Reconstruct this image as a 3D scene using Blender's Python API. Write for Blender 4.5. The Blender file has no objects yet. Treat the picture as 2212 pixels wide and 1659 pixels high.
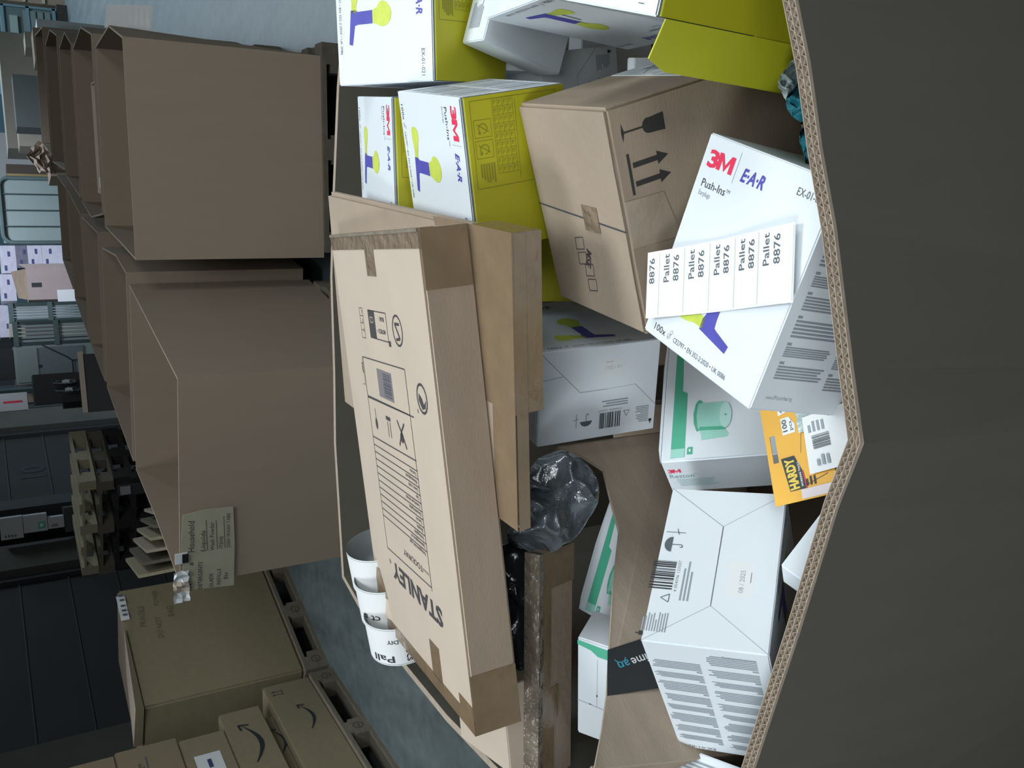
import bpy, bmesh, math, random
from mathutils import Vector, Matrix, noise
random.seed(7)
SC = bpy.context.scene
COL = SC.collection
CZ = 1.65                                   # camera height above the floor

# ------------------------------------------------------------------ camera
cam_d = bpy.data.cameras.new('camera'); cam = bpy.data.objects.new('camera', cam_d); COL.objects.link(cam)
cam_d.sensor_width = 36.0; cam_d.lens = 1984 / 2212 * 36.0; cam_d.clip_start = 0.05; cam_d.clip_end = 100
_F = Vector((0, .87029, -.49253)); _D = Vector((-.09287, -.49041, -.86653)); _R = Vector((.99568, -.04574, -.08082))
_m = Matrix((_D, _R, -_F)).transposed().to_4x4(); _m.translation = (0, 0, CZ)   # the phone was held turned by a quarter
cam.matrix_world = _m
SC.camera = cam

# ------------------------------------------------------------------ world, lamps, exposure
w = bpy.data.worlds.new('hall_daylight'); SC.world = w; w.use_nodes = True
w.node_tree.nodes['Background'].inputs[0].default_value = (.62, .74, .80, 1)
w.node_tree.nodes['Background'].inputs[1].default_value = 0.035
SC.view_settings.view_transform = 'Standard'; SC.view_settings.look = 'None'
SC.view_settings.exposure = 0.0; SC.view_settings.gamma = 1.0; SC.view_settings.use_curve_mapping = False

def area(name, loc, size, power, col, target=None, sy=None):
    l = bpy.data.lights.new(name, 'AREA'); l.energy = power; l.color = col
    l.shape = 'RECTANGLE'; l.size = size; l.size_y = sy or size
    o = bpy.data.objects.new(name, l); COL.objects.link(o); o.location = loc
    d = (Vector(target) - Vector(loc)) if target else Vector((0, 0, -1))
    o.rotation_euler = d.to_track_quat('-Z', 'Y').to_euler()
    return o
area('fill_lamp_left', (-2.3, -.4, 3.6), 1.0, 7.5, (.90, .97, 1.0), (0, 1.0, .9)).data.spread = math.radians(60)  # added fill from the left for the carton sides, no real fixture
area('fill_lamp_front', (-.4, -1.5, 3.7), 1.5, 20, (.92, .98, 1.0), (0, 1.2, .9))  # added fill from behind the camera, lifts the faces turned to it
area('hall_lamp_bin', (0.75, 1.55, 4.6), 1.3, 84, (.90, .98, 1.0), (0.15, 1.0, 1.0))
area('hall_lamp_aisle', (2.6, 4.0, 5.6), 2.2, 10, (.95, .97, 1.0))
area('hall_lamp_far', (6.5, 13.5, 5.6), 3.0, 330, (.76, .90, 1.0))
area('hall_lamp_side', (3.2, 0.3, 3.4), 1.2, 48, (.92, .98, 1.0), (0, 1.2, .9))
area('fill_lamp_rear', (2.2, 8.4, 3.9), .9, 30, (.78, .86, 1.0), (1.9, 12.0, .9)).data.spread = math.radians(70)  # added fill, narrowed to brighten the gate panel and wrapped parcels
area('fill_lamp_near', (0.9, -1.9, 2.9), 1.0, 4.5, (.90, .97, 1.0), (0.0, 1.15, .85)).data.spread = math.radians(70)  # added fill with a tight beam, lights only the bin contents
area('fill_lamp_dock', (-1.5, 4.0, 5.2), 1.2, 16, (.92, .97, 1.0)).data.spread = math.radians(75)  # added fill to brighten the floor on the left, not a known lamp
area('hall_lamp_door', (8.0, 18.0, 4.5), 2.5, 160, (.6, .82, 1.0))

# ------------------------------------------------------------------ materials
def s2l(c): return tuple(((v / 255) / 12.92 if v / 255 <= .04045 else ((v / 255 + .055) / 1.055) ** 2.4) for v in c)
MATS = {}
def mat(name, rgb, rough=.6, var=0, scale=8, bump=0, bscale=60, stretch=(1, 1, 1), coat=0, metal=0, alpha=1, trans=0, spec=.5, emit=0, lin=None):
    if name in MATS: return MATS[name]
    m = bpy.data.materials.new(name); m.use_nodes = True; nt = m.node_tree; b = nt.nodes['Principled BSDF']
    col = lin or s2l(rgb)
    b.inputs['Base Color'].default_value = (*col, 1); b.inputs['Roughness'].default_value = rough
    b.inputs['Metallic'].default_value = metal; b.inputs['Specular IOR Level'].default_value = spec
    b.inputs['Coat Weight'].default_value = coat; b.inputs['Coat Roughness'].default_value = .15
    b.inputs['Alpha'].default_value = alpha; b.inputs['Transmission Weight'].default_value = trans
    if emit: b.inputs['Emission Color'].default_value = (*col, 1); b.inputs['Emission Strength'].default_value = emit
    if var or bump:
        tc = nt.nodes.new('ShaderNodeTexCoord'); mp = nt.nodes.new('ShaderNodeMapping'); mp.inputs['Scale'].default_value = stretch
        nt.links.new(tc.outputs['Object'], mp.inputs[0])
    if var:
        n = nt.nodes.new('ShaderNodeTexNoise'); n.inputs['Scale'].default_value = scale; n.inputs['Detail'].default_value = 5
        nt.links.new(mp.outputs[0], n.inputs['Vector'])
        r = nt.nodes.new('ShaderNodeMapRange'); r.inputs[1].default_value = .3; r.inputs[2].default_value = .7
        r.inputs[3].default_value = 1 - var; r.inputs[4].default_value = 1 + var
        nt.links.new(n.outputs[0], r.inputs[0])
        x = nt.nodes.new('ShaderNodeVectorMath'); x.operation = 'SCALE'; x.inputs[0].default_value = col
        nt.links.new(r.outputs[0], x.inputs['Scale']); nt.links.new(x.outputs[0], b.inputs['Base Color'])
    if bump:
        n = nt.nodes.new('ShaderNodeTexNoise'); n.inputs['Scale'].default_value = bscale; n.inputs['Detail'].default_value = 4
        nt.links.new(mp.outputs[0], n.inputs['Vector'])
        bp = nt.nodes.new('ShaderNodeBump'); bp.inputs['Strength'].default_value = bump; bp.inputs['Distance'].default_value = .01
        nt.links.new(n.outputs[0], bp.inputs['Height']); nt.links.new(bp.outputs[0], b.inputs['Normal'])
    MATS[name] = m; return m
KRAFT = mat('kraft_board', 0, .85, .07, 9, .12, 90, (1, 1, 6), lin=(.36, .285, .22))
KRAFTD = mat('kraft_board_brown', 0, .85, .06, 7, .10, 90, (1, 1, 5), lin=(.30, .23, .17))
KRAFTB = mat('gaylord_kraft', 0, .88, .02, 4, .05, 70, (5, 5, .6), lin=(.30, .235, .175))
KRAFTG = mat('bin_kraft_shaded', 0, .9, .03, 6, .08, 80, (6, 6, .8), lin=(.095, .086, .070))  # shade on the outer wall is put into this colour, darker than real kraft
KEDGE = mat('kraft_cut_edge', 0, .9, .1, 60, lin=(.38, .31, .245))
PALEK = mat('pale_kraft', 0, .85, .04, 9, lin=(.52, .43, .35))
WHITE = mat('white_carton', 0, .45, .015, 6, spec=.4, lin=(.76, .81, .86))
WHITE2 = mat('white_paper', 0, .6, lin=(.80, .82, .83))
GAP = mat('shadow_gap', 0, .9, lin=(.05, .055, .065))
LINE = mat('fold_line', 0, .8, lin=(.33, .38, .43))
YEL = mat('yellow_carton', 0, .5, .02, 6, lin=(.46, .43, .015))
YEL2 = mat('yellow_edge', 0, .5, lin=(.66, .66, .05))
YINK = mat('yellow_ink', 0, .6, lin=(.25, .235, .02))
RED = mat('red_ink', 0, .5, lin=(.80, .035, .10))
PURP = mat('violet_ink', 0, .5, .1, 40, lin=(.085, .08, .42))
LIME = mat('lime_ink', 0, .5, .12, 40, lin=(.60, .70, .10))
NAVY = mat('navy_ink', 0, .5, lin=(.06, .07, .20))
INK = mat('black_ink', 0, .6, lin=(.025, .027, .032))
GINK = mat('grey_ink', 0, .6, lin=(.30, .34, .38))
MINK = mat('mid_ink', 0, .6, lin=(.10, .12, .14))
KINK = mat('ink_on_kraft', 0, .7, lin=(.06, .055, .06))
GREEN = mat('green_ink', 0, .5, .05, 20, lin=(.09, .46, .30))
GREEN2 = mat('pale_green_ink', 0, .5, .05, 20, lin=(.36, .70, .60))
TEALT = mat('teal_text_ink', 0, .5, lin=(.22, .42, .42))
ORNG = mat('orange_card', 0, .4, .03, 10, lin=(.78, .42, .06))
TAPE = mat('brown_tape', 0, .22, .1, 20, .25, 40, lin=(.20, .14, .085))
CTAPE = mat('crumpled_tape', 0, .15, .15, 25, .9, 45, lin=(.24, .18, .13))
STAPE = mat('clear_shiny_tape', 0, .12, .3, 30, 1.0, 60, lin=(.16, .13, .10))
BLKP = mat('black_plastic', 0, .16, .2, 8, .5, 18, lin=(.018, .021, .026))
GRYP = mat('smoky_film', 0, .10, .45, 30, .8, 40, spec=.9, coat=.6, lin=(.085, .10, .115))
BTAPE = mat('black_tape', 0, .3, lin=(.016, .018, .02))
CLEARP = mat('clear_plastic', 0, .08, .3, 20, 1.0, 50, lin=(.42, .50, .50))
TEALP = mat('teal_plastic', 0, .2, .2, 12, .7, 30, lin=(.02, .20, .26))
CYAN = mat('cyan_ink', 0, .5, lin=(.05, .32, .45))
WOOD = mat('pallet_wood', 0, .85, .18, 14, .2, 60, (1, 8, 8), lin=(.19, .165, .125))
WOODL = mat('pallet_wood_pale', 0, .85, .12, 14, .2, 60, (1, 8, 8), lin=(.46, .41, .28))
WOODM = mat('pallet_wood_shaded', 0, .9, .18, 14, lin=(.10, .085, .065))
WOODD = mat('pallet_wood_dark', 0, .9, .2, 14, lin=(.035, .033, .03))
CONC = mat('pillar_concrete', 0, .9, .08, 3, lin=(.075, .078, .066))
DARKD = mat('dock_door_dark', 0, .7, .1, 3, lin=(.020, .021, .021))
DARKD2 = mat('dock_frame_dark', 0, .6, lin=(.035, .038, .04))
GMET = mat('grey_green_metal', 0, .5, .06, 9, lin=(.10, .15, .15), metal=.0)
GMET2 = mat('dark_green_metal', 0, .5, .06, 9, lin=(.045, .075, .075))
PANEL = mat('panel_grey', 0, .6, .04, 5, lin=(.26, .33, .32))
APPL = mat('appliance_grey', 0, .45, .03, 5, lin=(.28, .35, .34))
APPL2 = mat('appliance_grey_dark', 0, .45, .03, 5, lin=(.17, .215, .22))
BLUEG = mat('blue_grey_paint', 0, .6, .05, 6, lin=(.14, .24, .28))
WALLB = mat('far_wall_blue', 0, .8, .05, 1, lin=(.20, .33, .40))
PINK = mat('pinkish_kraft', 0, .8, .05, 8, lin=(.40, .32, .31))
WRAP = mat('wrapped_white', 0, .25, .08, 8, .5, 20, lin=(.62, .62, .72))
DGREY = mat('dark_grey_board', 0, .8, lin=(.05, .052, .055))
BEIGE = mat('beige_carton', 0, .8, .05, 6, lin=(.34, .32, .26))
GLASSL = mat('skylight_glow', 0, .5, lin=(.65, .88, 1.0), emit=9)

# ------------------------------------------------------------------ mesh helpers
def slot(me, m):
    for i, x in enumerate(me.materials):
        if x == m: return i
    me.materials.append(m); return len(me.materials) - 1
class MB:
    """collects geometry with several materials into ONE mesh"""
    def __init__(s): s.v = []; s.f = []; s.m = []; s.mats = []
    def mi(s, m):
        if m not in s.mats: s.mats.append(m)
        return s.mats.index(m)
    def poly(s, pts, m):
        b = len(s.v); s.v += [tuple(p) for p in pts]; s.f.append(tuple(range(b, b + len(pts)))); s.m.append(s.mi(m))
    def faces(s, vs, fs, m):
        b = len(s.v); s.v += [tuple(p) for p in vs]; i = s.mi(m)
        for f in fs: s.f.append(tuple(b + k for k in f)); s.m.append(i)
    def prism(s, bot, top, m, mtop=None):
        n = len(bot); b = len(s.v); s.v += [tuple(p) for p in bot] + [tuple(p) for p in top]; i = s.mi(m); j = s.mi(mtop or m)
        s.f.append(tuple(b + k for k in reversed(range(n)))); s.m.append(i)
        s.f.append(tuple(b + n + k for k in range(n))); s.m.append(j)
        for k in range(n): s.f.append((b + k, b + (k + 1) % n, b + n + (k + 1) % n, b + n + k)); s.m.append(i)
    def box(s, a, c, m, mtop=None):
        x0, y0, z0 = a; x1, y1, z1 = c
        q = [(x0, y0), (x1, y0), (x1, y1), (x0, y1)]
        s.prism([(x, y, z0) for x, y in q], [(x, y, z1) for x, y in q], m, mtop)
    def bar(s, p, q, r, m, n=6):
        p = Vector(p); q = Vector(q); d = (q - p).normalized(); a = d.orthogonal().normalized(); b = d.cross(a)
        r0 = [p + (a * math.cos(t) + b * math.sin(t)) * r for t in [2 * math.pi * k / n for k in range(n)]]
        s.prism(r0, [x + (q - p) for x in r0], m)
    def tube(s, pts, r, m, n=6, closed=False):
        P = [Vector(p) for p in pts]; L = len(P); rings = []
        for i, p in enumerate(P):
            d = ((P[(i + 1) % L] if closed or i < L - 1 else p) - (P[i - 1] if closed or i > 0 else p)).normalized()
            a = Vector((0, 0, 1)); a = (a - d * a.dot(d)); a = a.normalized() if a.length > .05 else d.orthogonal().normalized(); b = d.cross(a)
            rings.append([p + (a * math.cos(2 * math.pi * k / n) + b * math.sin(2 * math.pi * k / n)) * r for k in range(n)])
        vs = [v for rg in rings for v in rg]; fs = []
        for i in range(L if closed else L - 1):
            j = (i + 1) % L
            for k in range(n): fs.append((i * n + k, i * n + (k + 1) % n, j * n + (k + 1) % n, j * n + k))
        if not closed: fs += [tuple(range(n)), tuple((L - 1) * n + k for k in range(n))]
        s.faces(vs, fs, m)
    def build(s, name, parent=None, bevel=0, smooth=False, recalc=True):
        me = bpy.data.meshes.new(name); me.from_pydata(s.v, [], s.f)
        for m in s.mats: me.materials.append(m)
        me.polygons.foreach_set('material_index', s.m)
        if smooth: me.polygons.foreach_set('use_smooth', [True] * len(me.polygons))
        me.update()
        o = bpy.data.objects.new(name, me); COL.objects.link(o)
        if parent: o.parent = parent
        if bevel:
            bm = bmesh.new(); bm.from_mesh(me)
            bmesh.ops.recalc_face_normals(bm, faces=bm.faces)
            bmesh.ops.bevel(bm, geom=[e for e in bm.edges], offset=bevel, segments=2, affect='EDGES', clamp_overlap=True)
            bm.to_mesh(me); bm.free()
        return o
def tag(o, label=None, cat=None, group=None, kind=None):
    if label: o['label'] = label
    if cat: o['category'] = cat
    if group: o['group'] = group
    if kind: o['kind'] = kind
    return o
def empty(name, label, cat, M=None, group=None):
    o = bpy.data.objects.new(name, None); COL.objects.link(o); o.empty_display_size = .05
    if M is not None: o.matrix_world = M
    return tag(o, label, cat, group)
def copy_tree(o, parent=None):
    c = o.copy(); COL.objects.link(c); c.parent = parent
    for ch in [x for x in o.children]: copy_tree(ch, c)
    return c
def W_(p): return Vector((p[0], p[1], p[2] + CZ))
def frame(O, wv, hv):
    w_ = Vector(wv).normalized(); h_ = Vector(hv); h_ = (h_ - w_ * h_.dot(w_)).normalized(); o_ = w_.cross(h_)
    M = Matrix((w_, h_, o_)).transposed().to_4x4(); M.translation = W_(O); return M   # local x=w, y=h, z=out ; body is z 0..-d

# ---- lettering: turned into flat mesh faces once per string
_tc = {}
def glyphs(t, bold=0, shear=0, spacing=1):
    k = (t, bold, shear, spacing)
    if k not in _tc:
        cu = bpy.data.curves.new('t', 'FONT'); cu.body = t; cu.size = 1; cu.offset = bold; cu.shear = shear; cu.resolution_u = 2; cu.space_character = spacing
        cu.align_x = 'LEFT'
        o = bpy.data.objects.new('t', cu); COL.objects.link(o)
        dg = bpy.context.evaluated_depsgraph_get(); me = o.evaluated_get(dg).to_mesh()
        vs = [(v.co.x, v.co.y) for v in me.vertices]; fs = [tuple(p.vertices) for p in me.polygons]
        o.evaluated_get(dg).to_mesh_clear(); bpy.data.objects.remove(o); bpy.data.curves.remove(cu)
        x0 = min((v[0] for v in vs), default=0); x1 = max((v[0] for v in vs), default=1)
        vs = [(v[0] - x0, v[1]) for v in vs]
        _tc[k] = (vs, fs, x1 - x0)
    return _tc[k]
class Face:
    """a print surface: origin, x and y axes on the face; everything goes into the mesh builder given"""
    def __init__(s, mb, O, x, y, off=.0004, warp=None):
        s.mb = mb; s.O = Vector(O); s.x = Vector(x); s.y = Vector(y); s.n = s.x.cross(s.y); s.off = off; s.warp = warp
    def P(s, x, y, l=1):
        if s.warp: return s.warp(x, y, s.off * l)
        return s.O + s.x * x + s.y * y + s.n * (s.off * l)
    def poly(s, pts, m, l=1): s.mb.poly([s.P(x, y, l) for x, y in pts], m)
    def rect(s, x0, y0, x1, y1, m, l=1): s.poly([(x0, y0), (x1, y0), (x1, y1), (x0, y1)], m, l)
    def line(s, p, q, w_, m, l=1):
        dx, dy = q[0] - p[0], q[1] - p[1]; L = math.hypot(dx, dy) or 1; nx, ny = -dy / L * w_ / 2, dx / L * w_ / 2
        s.poly([(p[0] + nx, p[1] + ny), (p[0] - nx, p[1] - ny), (q[0] - nx, q[1] - ny), (q[0] + nx, q[1] + ny)], m, l)
    def path(s, pts, w_, m, l=1, closed=False):
        for a, b in zip(pts, pts[1:] + ([pts[0]] if closed else [])): s.line(a, b, w_, m, l)
    def disc(s, cx, cy, rx, ry, m, l=1, n=20, a0=0, a1=360):
        s.poly([(cx + rx * math.cos(math.radians(a0 + (a1 - a0) * k / n)), cy + ry * math.sin(math.radians(a0 + (a1 - a0) * k / n))) for k in range(n if a1 - a0 == 360 else n + 1)], m, l)
    def arc(s, cx, cy, r, w_, a0, a1, m, l=1, n=14):
        s.path([(cx + r * math.cos(math.radians(a0 + (a1 - a0) * k / n)), cy + r * math.sin(math.radians(a0 + (a1 - a0) * k / n))) for k in range(n + 1)], w_, m, l)
    def text(s, t, x, y, size, m, width=None, rot=0, bold=0, shear=0, l=1, spacing=1):
        vs, fs, W = glyphs(t, bold, shear, spacing); kx = (width / W) if width else size; c, q = math.cos(math.radians(rot)), math.sin(math.radians(rot))
        s.mb.faces([s.P(x + (a * kx) * c - (b * size) * q, y + (a * kx) * q + (b * size) * c, l) for a, b in vs], fs, m)
    def logo(s, x, y, w, h, m):
        s.text('3', x, y, h * 1.38, m, width=w * .40, bold=.035)
        X = lambda t: x + w * (.38 + .62 * t); t = .24
        s.poly([(X(0), y), (X(t), y), (X(t), y + h), (X(0), y + h)], m); s.poly([(X(1 - t), y), (X(1), y), (X(1), y + h), (X(1 - t), y + h)], m)
        s.poly([(X(t), y + h), (X(t), y + h * .62), (X(.5), y), (X(.5), y + h * .38)], m); s.poly([(X(1 - t), y + h), (X(.5), y + h * .38), (X(.5), y), (X(1 - t), y + h * .62)], m)
    def lines(s, x0, y0, x1, y1, n, m, rag=.3, th=.55, l=1, vertical=False):
        rr = random.Random(int(x0 * 1e4 + y1 * 1e4)); 
        for k in range(n):
            if not vertical:
                h = (y1 - y0) / n; y = y1 - (k + .5) * h; e = x1 - (x1 - x0) * rag * rr.random() * (1 if k % 5 else 1.6)
                s.rect(x0, y - h * th / 2, max(e, x0 + .2 * (x1 - x0)), y + h * th / 2, m, l)
    def bars(s, x0, y0, x1, y1, m, l=1, seed=1, n=24, across=True):
        rr = random.Random(seed); t = 0; out = []
        while t < 1: a = rr.uniform(.4, 1.6) / n; out.append((t, min(1, t + a))); t += a + rr.uniform(.35, 1.3) / n
        for a, b in out:
            if across: s.rect(x0 + (x1 - x0) * a, y0, x0 + (x1 - x0) * b, y1, m, l)
            else: s.rect(x0, y0 + (y1 - y0) * a, x1, y0 + (y1 - y0) * b, m, l)

def faces_of(mb, W, H, D, off=.0004):
    X, Y, Z = Vector((1, 0, 0)), Vector((0, 1, 0)), Vector((0, 0, 1))
    return {'F': Face(mb, (0, 0, 0), X, Y, off), 'Bo': Face(mb, (W, 0, 0), -X, -Z, off), 'T': Face(mb, (0, H, 0), X, -Z, off),
            'R': Face(mb, (W, 0, 0), -Z, Y, off), 'L': Face(mb, (0, 0, -D), Z, Y, off), 'Bk': Face(mb, (W, 0, -D), -X, Y, off)}
def boxmesh(W, H, D, mats, b=.0015):
    """bevelled carton, body x 0..W, y 0..H, z -D..0 ; mats by face key"""
    bm = bmesh.new(); vs = [bm.verts.new((x, y, z)) for z in (-D, 0) for y in (0, H) for x in (0, W)]
    for q in ((0, 2, 3, 1), (4, 5, 7, 6), (0, 1, 5, 4), (2, 6, 7, 3), (0, 4, 6, 2), (1, 3, 7, 5)): bm.faces.new([vs[i] for i in q])
    bmesh.ops.bevel(bm, geom=list(bm.edges), offset=b, segments=2, affect='EDGES')
    mb = MB(); bm.verts.index_update(); vv = [tuple(v.co) for v in bm.verts]
    keys = {'F': (0, 0, 1), 'Bk': (0, 0, -1), 'T': (0, 1, 0), 'Bo': (0, -1, 0), 'R': (1, 0, 0), 'L': (-1, 0, 0)}
    base = len(mb.v); mb.v += vv
    for f in bm.faces:
        f.normal_update(); k = max(keys, key=lambda q: f.normal.dot(Vector(keys[q]))); mb.f.append(tuple(v.index for v in f.verts)); mb.m.append(mb.mi(mats.get(k, mats['*'])))
    bm.free(); return mb

# ================================================================== SETTING
def floor_material():
    m = bpy.data.materials.new('painted_concrete_floor'); m.use_nodes = True; nt = m.node_tree; b = nt.nodes['Principled BSDF']
    tc = nt.nodes.new('ShaderNodeTexCoord'); mp = nt.nodes.new('ShaderNodeMapping'); mp.inputs['Scale'].default_value = (2.2, .5, 1); mp.inputs['Rotation'].default_value = (0, 0, .35)
    nt.links.new(tc.outputs['Object'], mp.inputs[0])
    n = nt.nodes.new('ShaderNodeTexNoise'); n.inputs['Scale'].default_value = 2.4; n.inputs['Detail'].default_value = 9; n.inputs['Roughness'].default_value = .65
    n2 = nt.nodes.new('ShaderNodeTexNoise'); n2.inputs['Scale'].default_value = 13; n2.inputs['Detail'].default_value = 6
    nt.links.new(mp.outputs[0], n.inputs['Vector']); nt.links.new(tc.outputs['Object'], n2.inputs['Vector'])
    mx = nt.nodes.new('ShaderNodeMix'); mx.data_type = 'FLOAT'; mx.inputs[0].default_value = .35
    nt.links.new(n.outputs[0], mx.inputs[2]); nt.links.new(n2.outputs[0], mx.inputs[3])
    r = nt.nodes.new('ShaderNodeValToRGB'); r.color_ramp.elements[0].position = .36; r.color_ramp.elements[0].color = (.085, .11, .115, 1)
    r.color_ramp.elements[1].position = .66; r.color_ramp.elements[1].color = (.165, .205, .215, 1)
    nt.links.new(mx.outputs[0], r.inputs[0]); nt.links.new(r.outputs[0], b.inputs['Base Color'])
    b.inputs['Roughness'].default_value = .42
    return m
mb = MB(); mb.box((-7, -2, -.1), (14, 27, 0), floor_material()); tag(mb.build('floor'), kind='structure')
mb = MB(); mb.box((-7, 25, 0), (14, 25.2, 6), WALLB); tag(mb.build('wall_back'), kind='structure')
mb = MB(); mb.box((14, -2, 0), (14.2, 25.2, 6), WALLB); tag(mb.build('wall_right'), kind='structure')
for k, (x, z) in enumerate(((8.7, 2.52), (8.2, 2.56))):
    pass

# dock wall on the left, running away from the camera
wt = Vector((.44996, .89305, 0)); wn = Vector((.89305, -.44996, 0)); w0 = Vector((-2.665, 8.5, 0))
def wpt(s, d, z): p = w0 + wt * s + wn * d; return (p.x, p.y, z)
def wbox(mb, s0, s1, d0, d1, z0, z1, m):
    q = [(s0, d0), (s1, d0), (s1, d1), (s0, d1)]; mb.prism([wpt(s, d, z0) for s, d in q], [wpt(s, d, z1) for s, d in q], m)
mb = MB(); wbox(mb, -3, 12, -.9, -.8, 0, 5, DARKD); tag(mb.build('wall_left'), kind='structure')
def dock_door(name, s0, s1, mark=False):
    r = empty(name, None, None, Matrix.Translation(wpt((s0 + s1) / 2, 0, 0))); r['kind'] = 'structure'
    inv = Matrix.Translation(wpt((s0 + s1) / 2, 0, 0)).inverted()
    b = MB(); wbox(b, s0, s1, -.06, 0, 0, 4.2, DARKD)
    for k in range(9): wbox(b, s0, s1, 0, .012, .45 * k + .2, .45 * k + .215, DARKD2)
    if mark:
        f = Face(b, wpt(s0, .001, 0), tuple(wt), (0, 0, 1), .004)
        f.text('10', .55, 1.15, .38, INK, bold=.02)
    o = b.build('door_panel'); o.data.transform(inv); o.parent = r
    b = MB(); wbox(b, s0 - .06, s0, -.06, .05, 0, 4.2, DARKD2); wbox(b, s1, s1 + .06, -.06, .05, 0, 4.2, DARKD2)
    o = b.build('door_frame'); o.data.transform(inv); o.parent = r
dock_door('door_1', .1, 2.45); dock_door('door_2', 4.05, 5.7, True)
for k, (s0, s1) in enumerate(((-1.2, .03), (2.55, 2.95), (5.78, 6.3))):
    mb = MB(); wbox(mb, s0, s1, -.3, .12, 0, 4.4, CONC); tag(mb.build('trim_%d' % (k + 1)), kind='structure')
mb = MB(); wbox(mb, 6.4, 7.2, -.1, .08, 0, 4.4, DARKD2); wbox(mb, 6.55, 6.62, .08, .14, 0, 4.4, GMET2); wbox(mb, 6.9, 6.97, .08, .14, 0, 4.4, GMET2); tag(mb.build('trim_4'), kind='structure')
mb = MB(); wbox(mb, 3.8, 4.0, -.1, .08, 0, 4.4, DARKD2); wbox(mb, 3.0, 3.1, -.1, .06, 0, 4.4, DARKD2); tag(mb.build('trim_5'), kind='structure')

# ================================================================== pallets
def pallet(label, org, ax, L=1.2, Wd=.8, mats=(WOOD, WOOD, WOOD), group=None, z=0, labels=False):
    """org = corner, ax = unit direction of the long side; width goes to its left"""
    a = Vector((ax[0], ax[1], 0)).normalized(); b = Vector((-a.y, a.x, 0))
    M = Matrix((a, b, Vector((0, 0, 1)))).transposed().to_4x4(); M.translation = (org[0], org[1], z)
    r = empty('wooden_pallet', label, 'pallet', M, group)
    md, mk, mr = mats
    for i in range(5):
        y = (Wd - .1) * i / 4; q = MB(); q.box((0, y, .122), (L, y + .1, .144), md); q.build('deck_board', r)
    for x in (0, L / 2 - .05, L - .1):
        q = MB(); q.box((x, 0, .100), (x + .1, Wd, .122), md); q.build('cross_board', r)
    for y in (0, Wd / 2 - .05, Wd - .1):
        q = MB(); q.box((0, y, 0), (L, y + .1, .022), mr); q.build('bottom_runner', r)
        for x in (0, L / 2 - .07, L - .14):
            q = MB(); q.box((x, y, .022), (x + .14, y + .1, .100), mk)
            if labels:
                f = Face(q, (x, y, .022), (1, 0, 0), (0, 0, 1), .002); f.arc(.07, .04, .026, .004, 0, 360, KINK); f.text('EPAL', .05, .032, .016, KINK)
            q.build('block', r)
    return r

# ================================================================== open gaylord boxes
def ring_inset(P, t):
    n = len(P); out = []
    for i in range(n):
        a, b, c = Vector(P[i - 1]), Vector(P[i]), Vector(P[(i + 1) % n])
        d1 = (b - a).normalized(); d2 = (c - b).normalized(); n1 = Vector((-d1.y, d1.x)); n2 = Vector((-d2.y, d2.x)); m = (n1 + n2).normalized()
        k = t / max(.35, m.dot(n1)); out.append(b + m * k)
    return out
def gaylord(name, label, top, z0, z1, bottom=None, t=.009, group=None, m=KRAFTB, dips=None, cat='box'):
    """top: CCW outline of the rim; bottom: matching outline at the base"""
    bottom = bottom or top; n = len(top); c = sum((Vector(p) for p in bottom), Vector((0, 0))) / n
    r = empty(name, label, cat, Matrix.Translation((c.x, c.y, z0)), group); T = Vector((c.x, c.y, z0))
    ti = ring_inset(top, t); bi = ring_inset(bottom, t); dips = dips or [0] * n
    b = MB(); g = lambda p, z: Vector((p[0], p[1], z)) - T
    to = [g(p, z1 - d) for p, d in zip(top, dips)]; tin = [g(p, z1 - d) for p, d in zip(ti, dips)]; bo = [g(p, z0) for p in bottom]; bin_ = [g(p, z0 + .01) for p in bi]
    for i in range(n):
        j = (i + 1) % n
        b.poly([bo[i], bo[j], to[j], to[i]], m); b.poly([bin_[j], bin_[i], tin[i], tin[j]], m); b.poly([to[i], to[j], tin[j], tin[i]], KEDGE)
    b.poly(list(reversed(bo)), m)
    b.build('wall_panels', r)
    q = MB(); q.poly(bin_, m); q.build('base_panel', r)
    return r
ZR, ZB = CZ - .62, .144
def quad(nl, nr, fr, fl, bulge=None):
    P = [nl, nr]
    if bulge: P.append(bulge)
    return P + [fr, fl]
GG = 'open gaylord boxes standing in two rows on pallets'
gaylord('gaylord_box', 'large open brown gaylord box with a plain front face, nearest box of the right-hand row', [(.72, 4.45), (1.66, 4.23), (1.86, 4.62), (1.96, 5.17), (1.07, 5.47), (.86, 4.85)], ZB, ZR, [(.72, 4.45), (1.66, 4.23), (1.81, 4.69), (1.96, 5.17), (1.07, 5.47), (.89, 4.96)], group=GG)
gaylord('gaylord_box', 'large open brown gaylord box carrying the handwritten household sign on its front', [(-.71, 4.05), (.14, 3.66), (.65, 4.73), (-.26, 5.12), (-.45, 4.62)], ZB, ZR, group=GG)
gaylord('gaylord_box', 'open gaylord box directly behind the box with the household sign', [(-.22, 5.2), (.72, 4.81), (.86, 5.13), (1.0, 5.7), (.21, 6.12)], ZB, ZR, group=GG)
gaylord('gaylord_box', 'third gaylord box back in the left-hand row', [(.25, 6.2), (1.12, 5.87), (1.38, 6.69), (.53, 6.85)], ZB, ZR, group=GG)
gaylord('gaylord_box', 'fourth gaylord box back in the left-hand row', [(.58, 6.95), (1.42, 6.79), (1.76, 7.55), (.97, 7.77)], ZB, ZR, group=GG)
gaylord('gaylord_box', 'rearmost gaylord box of the left-hand row, with torn paper above it', [(1.05, 7.85), (1.8, 7.67), (2.08, 8.4), (1.4, 8.6)], ZB, ZR, group=GG)
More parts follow.
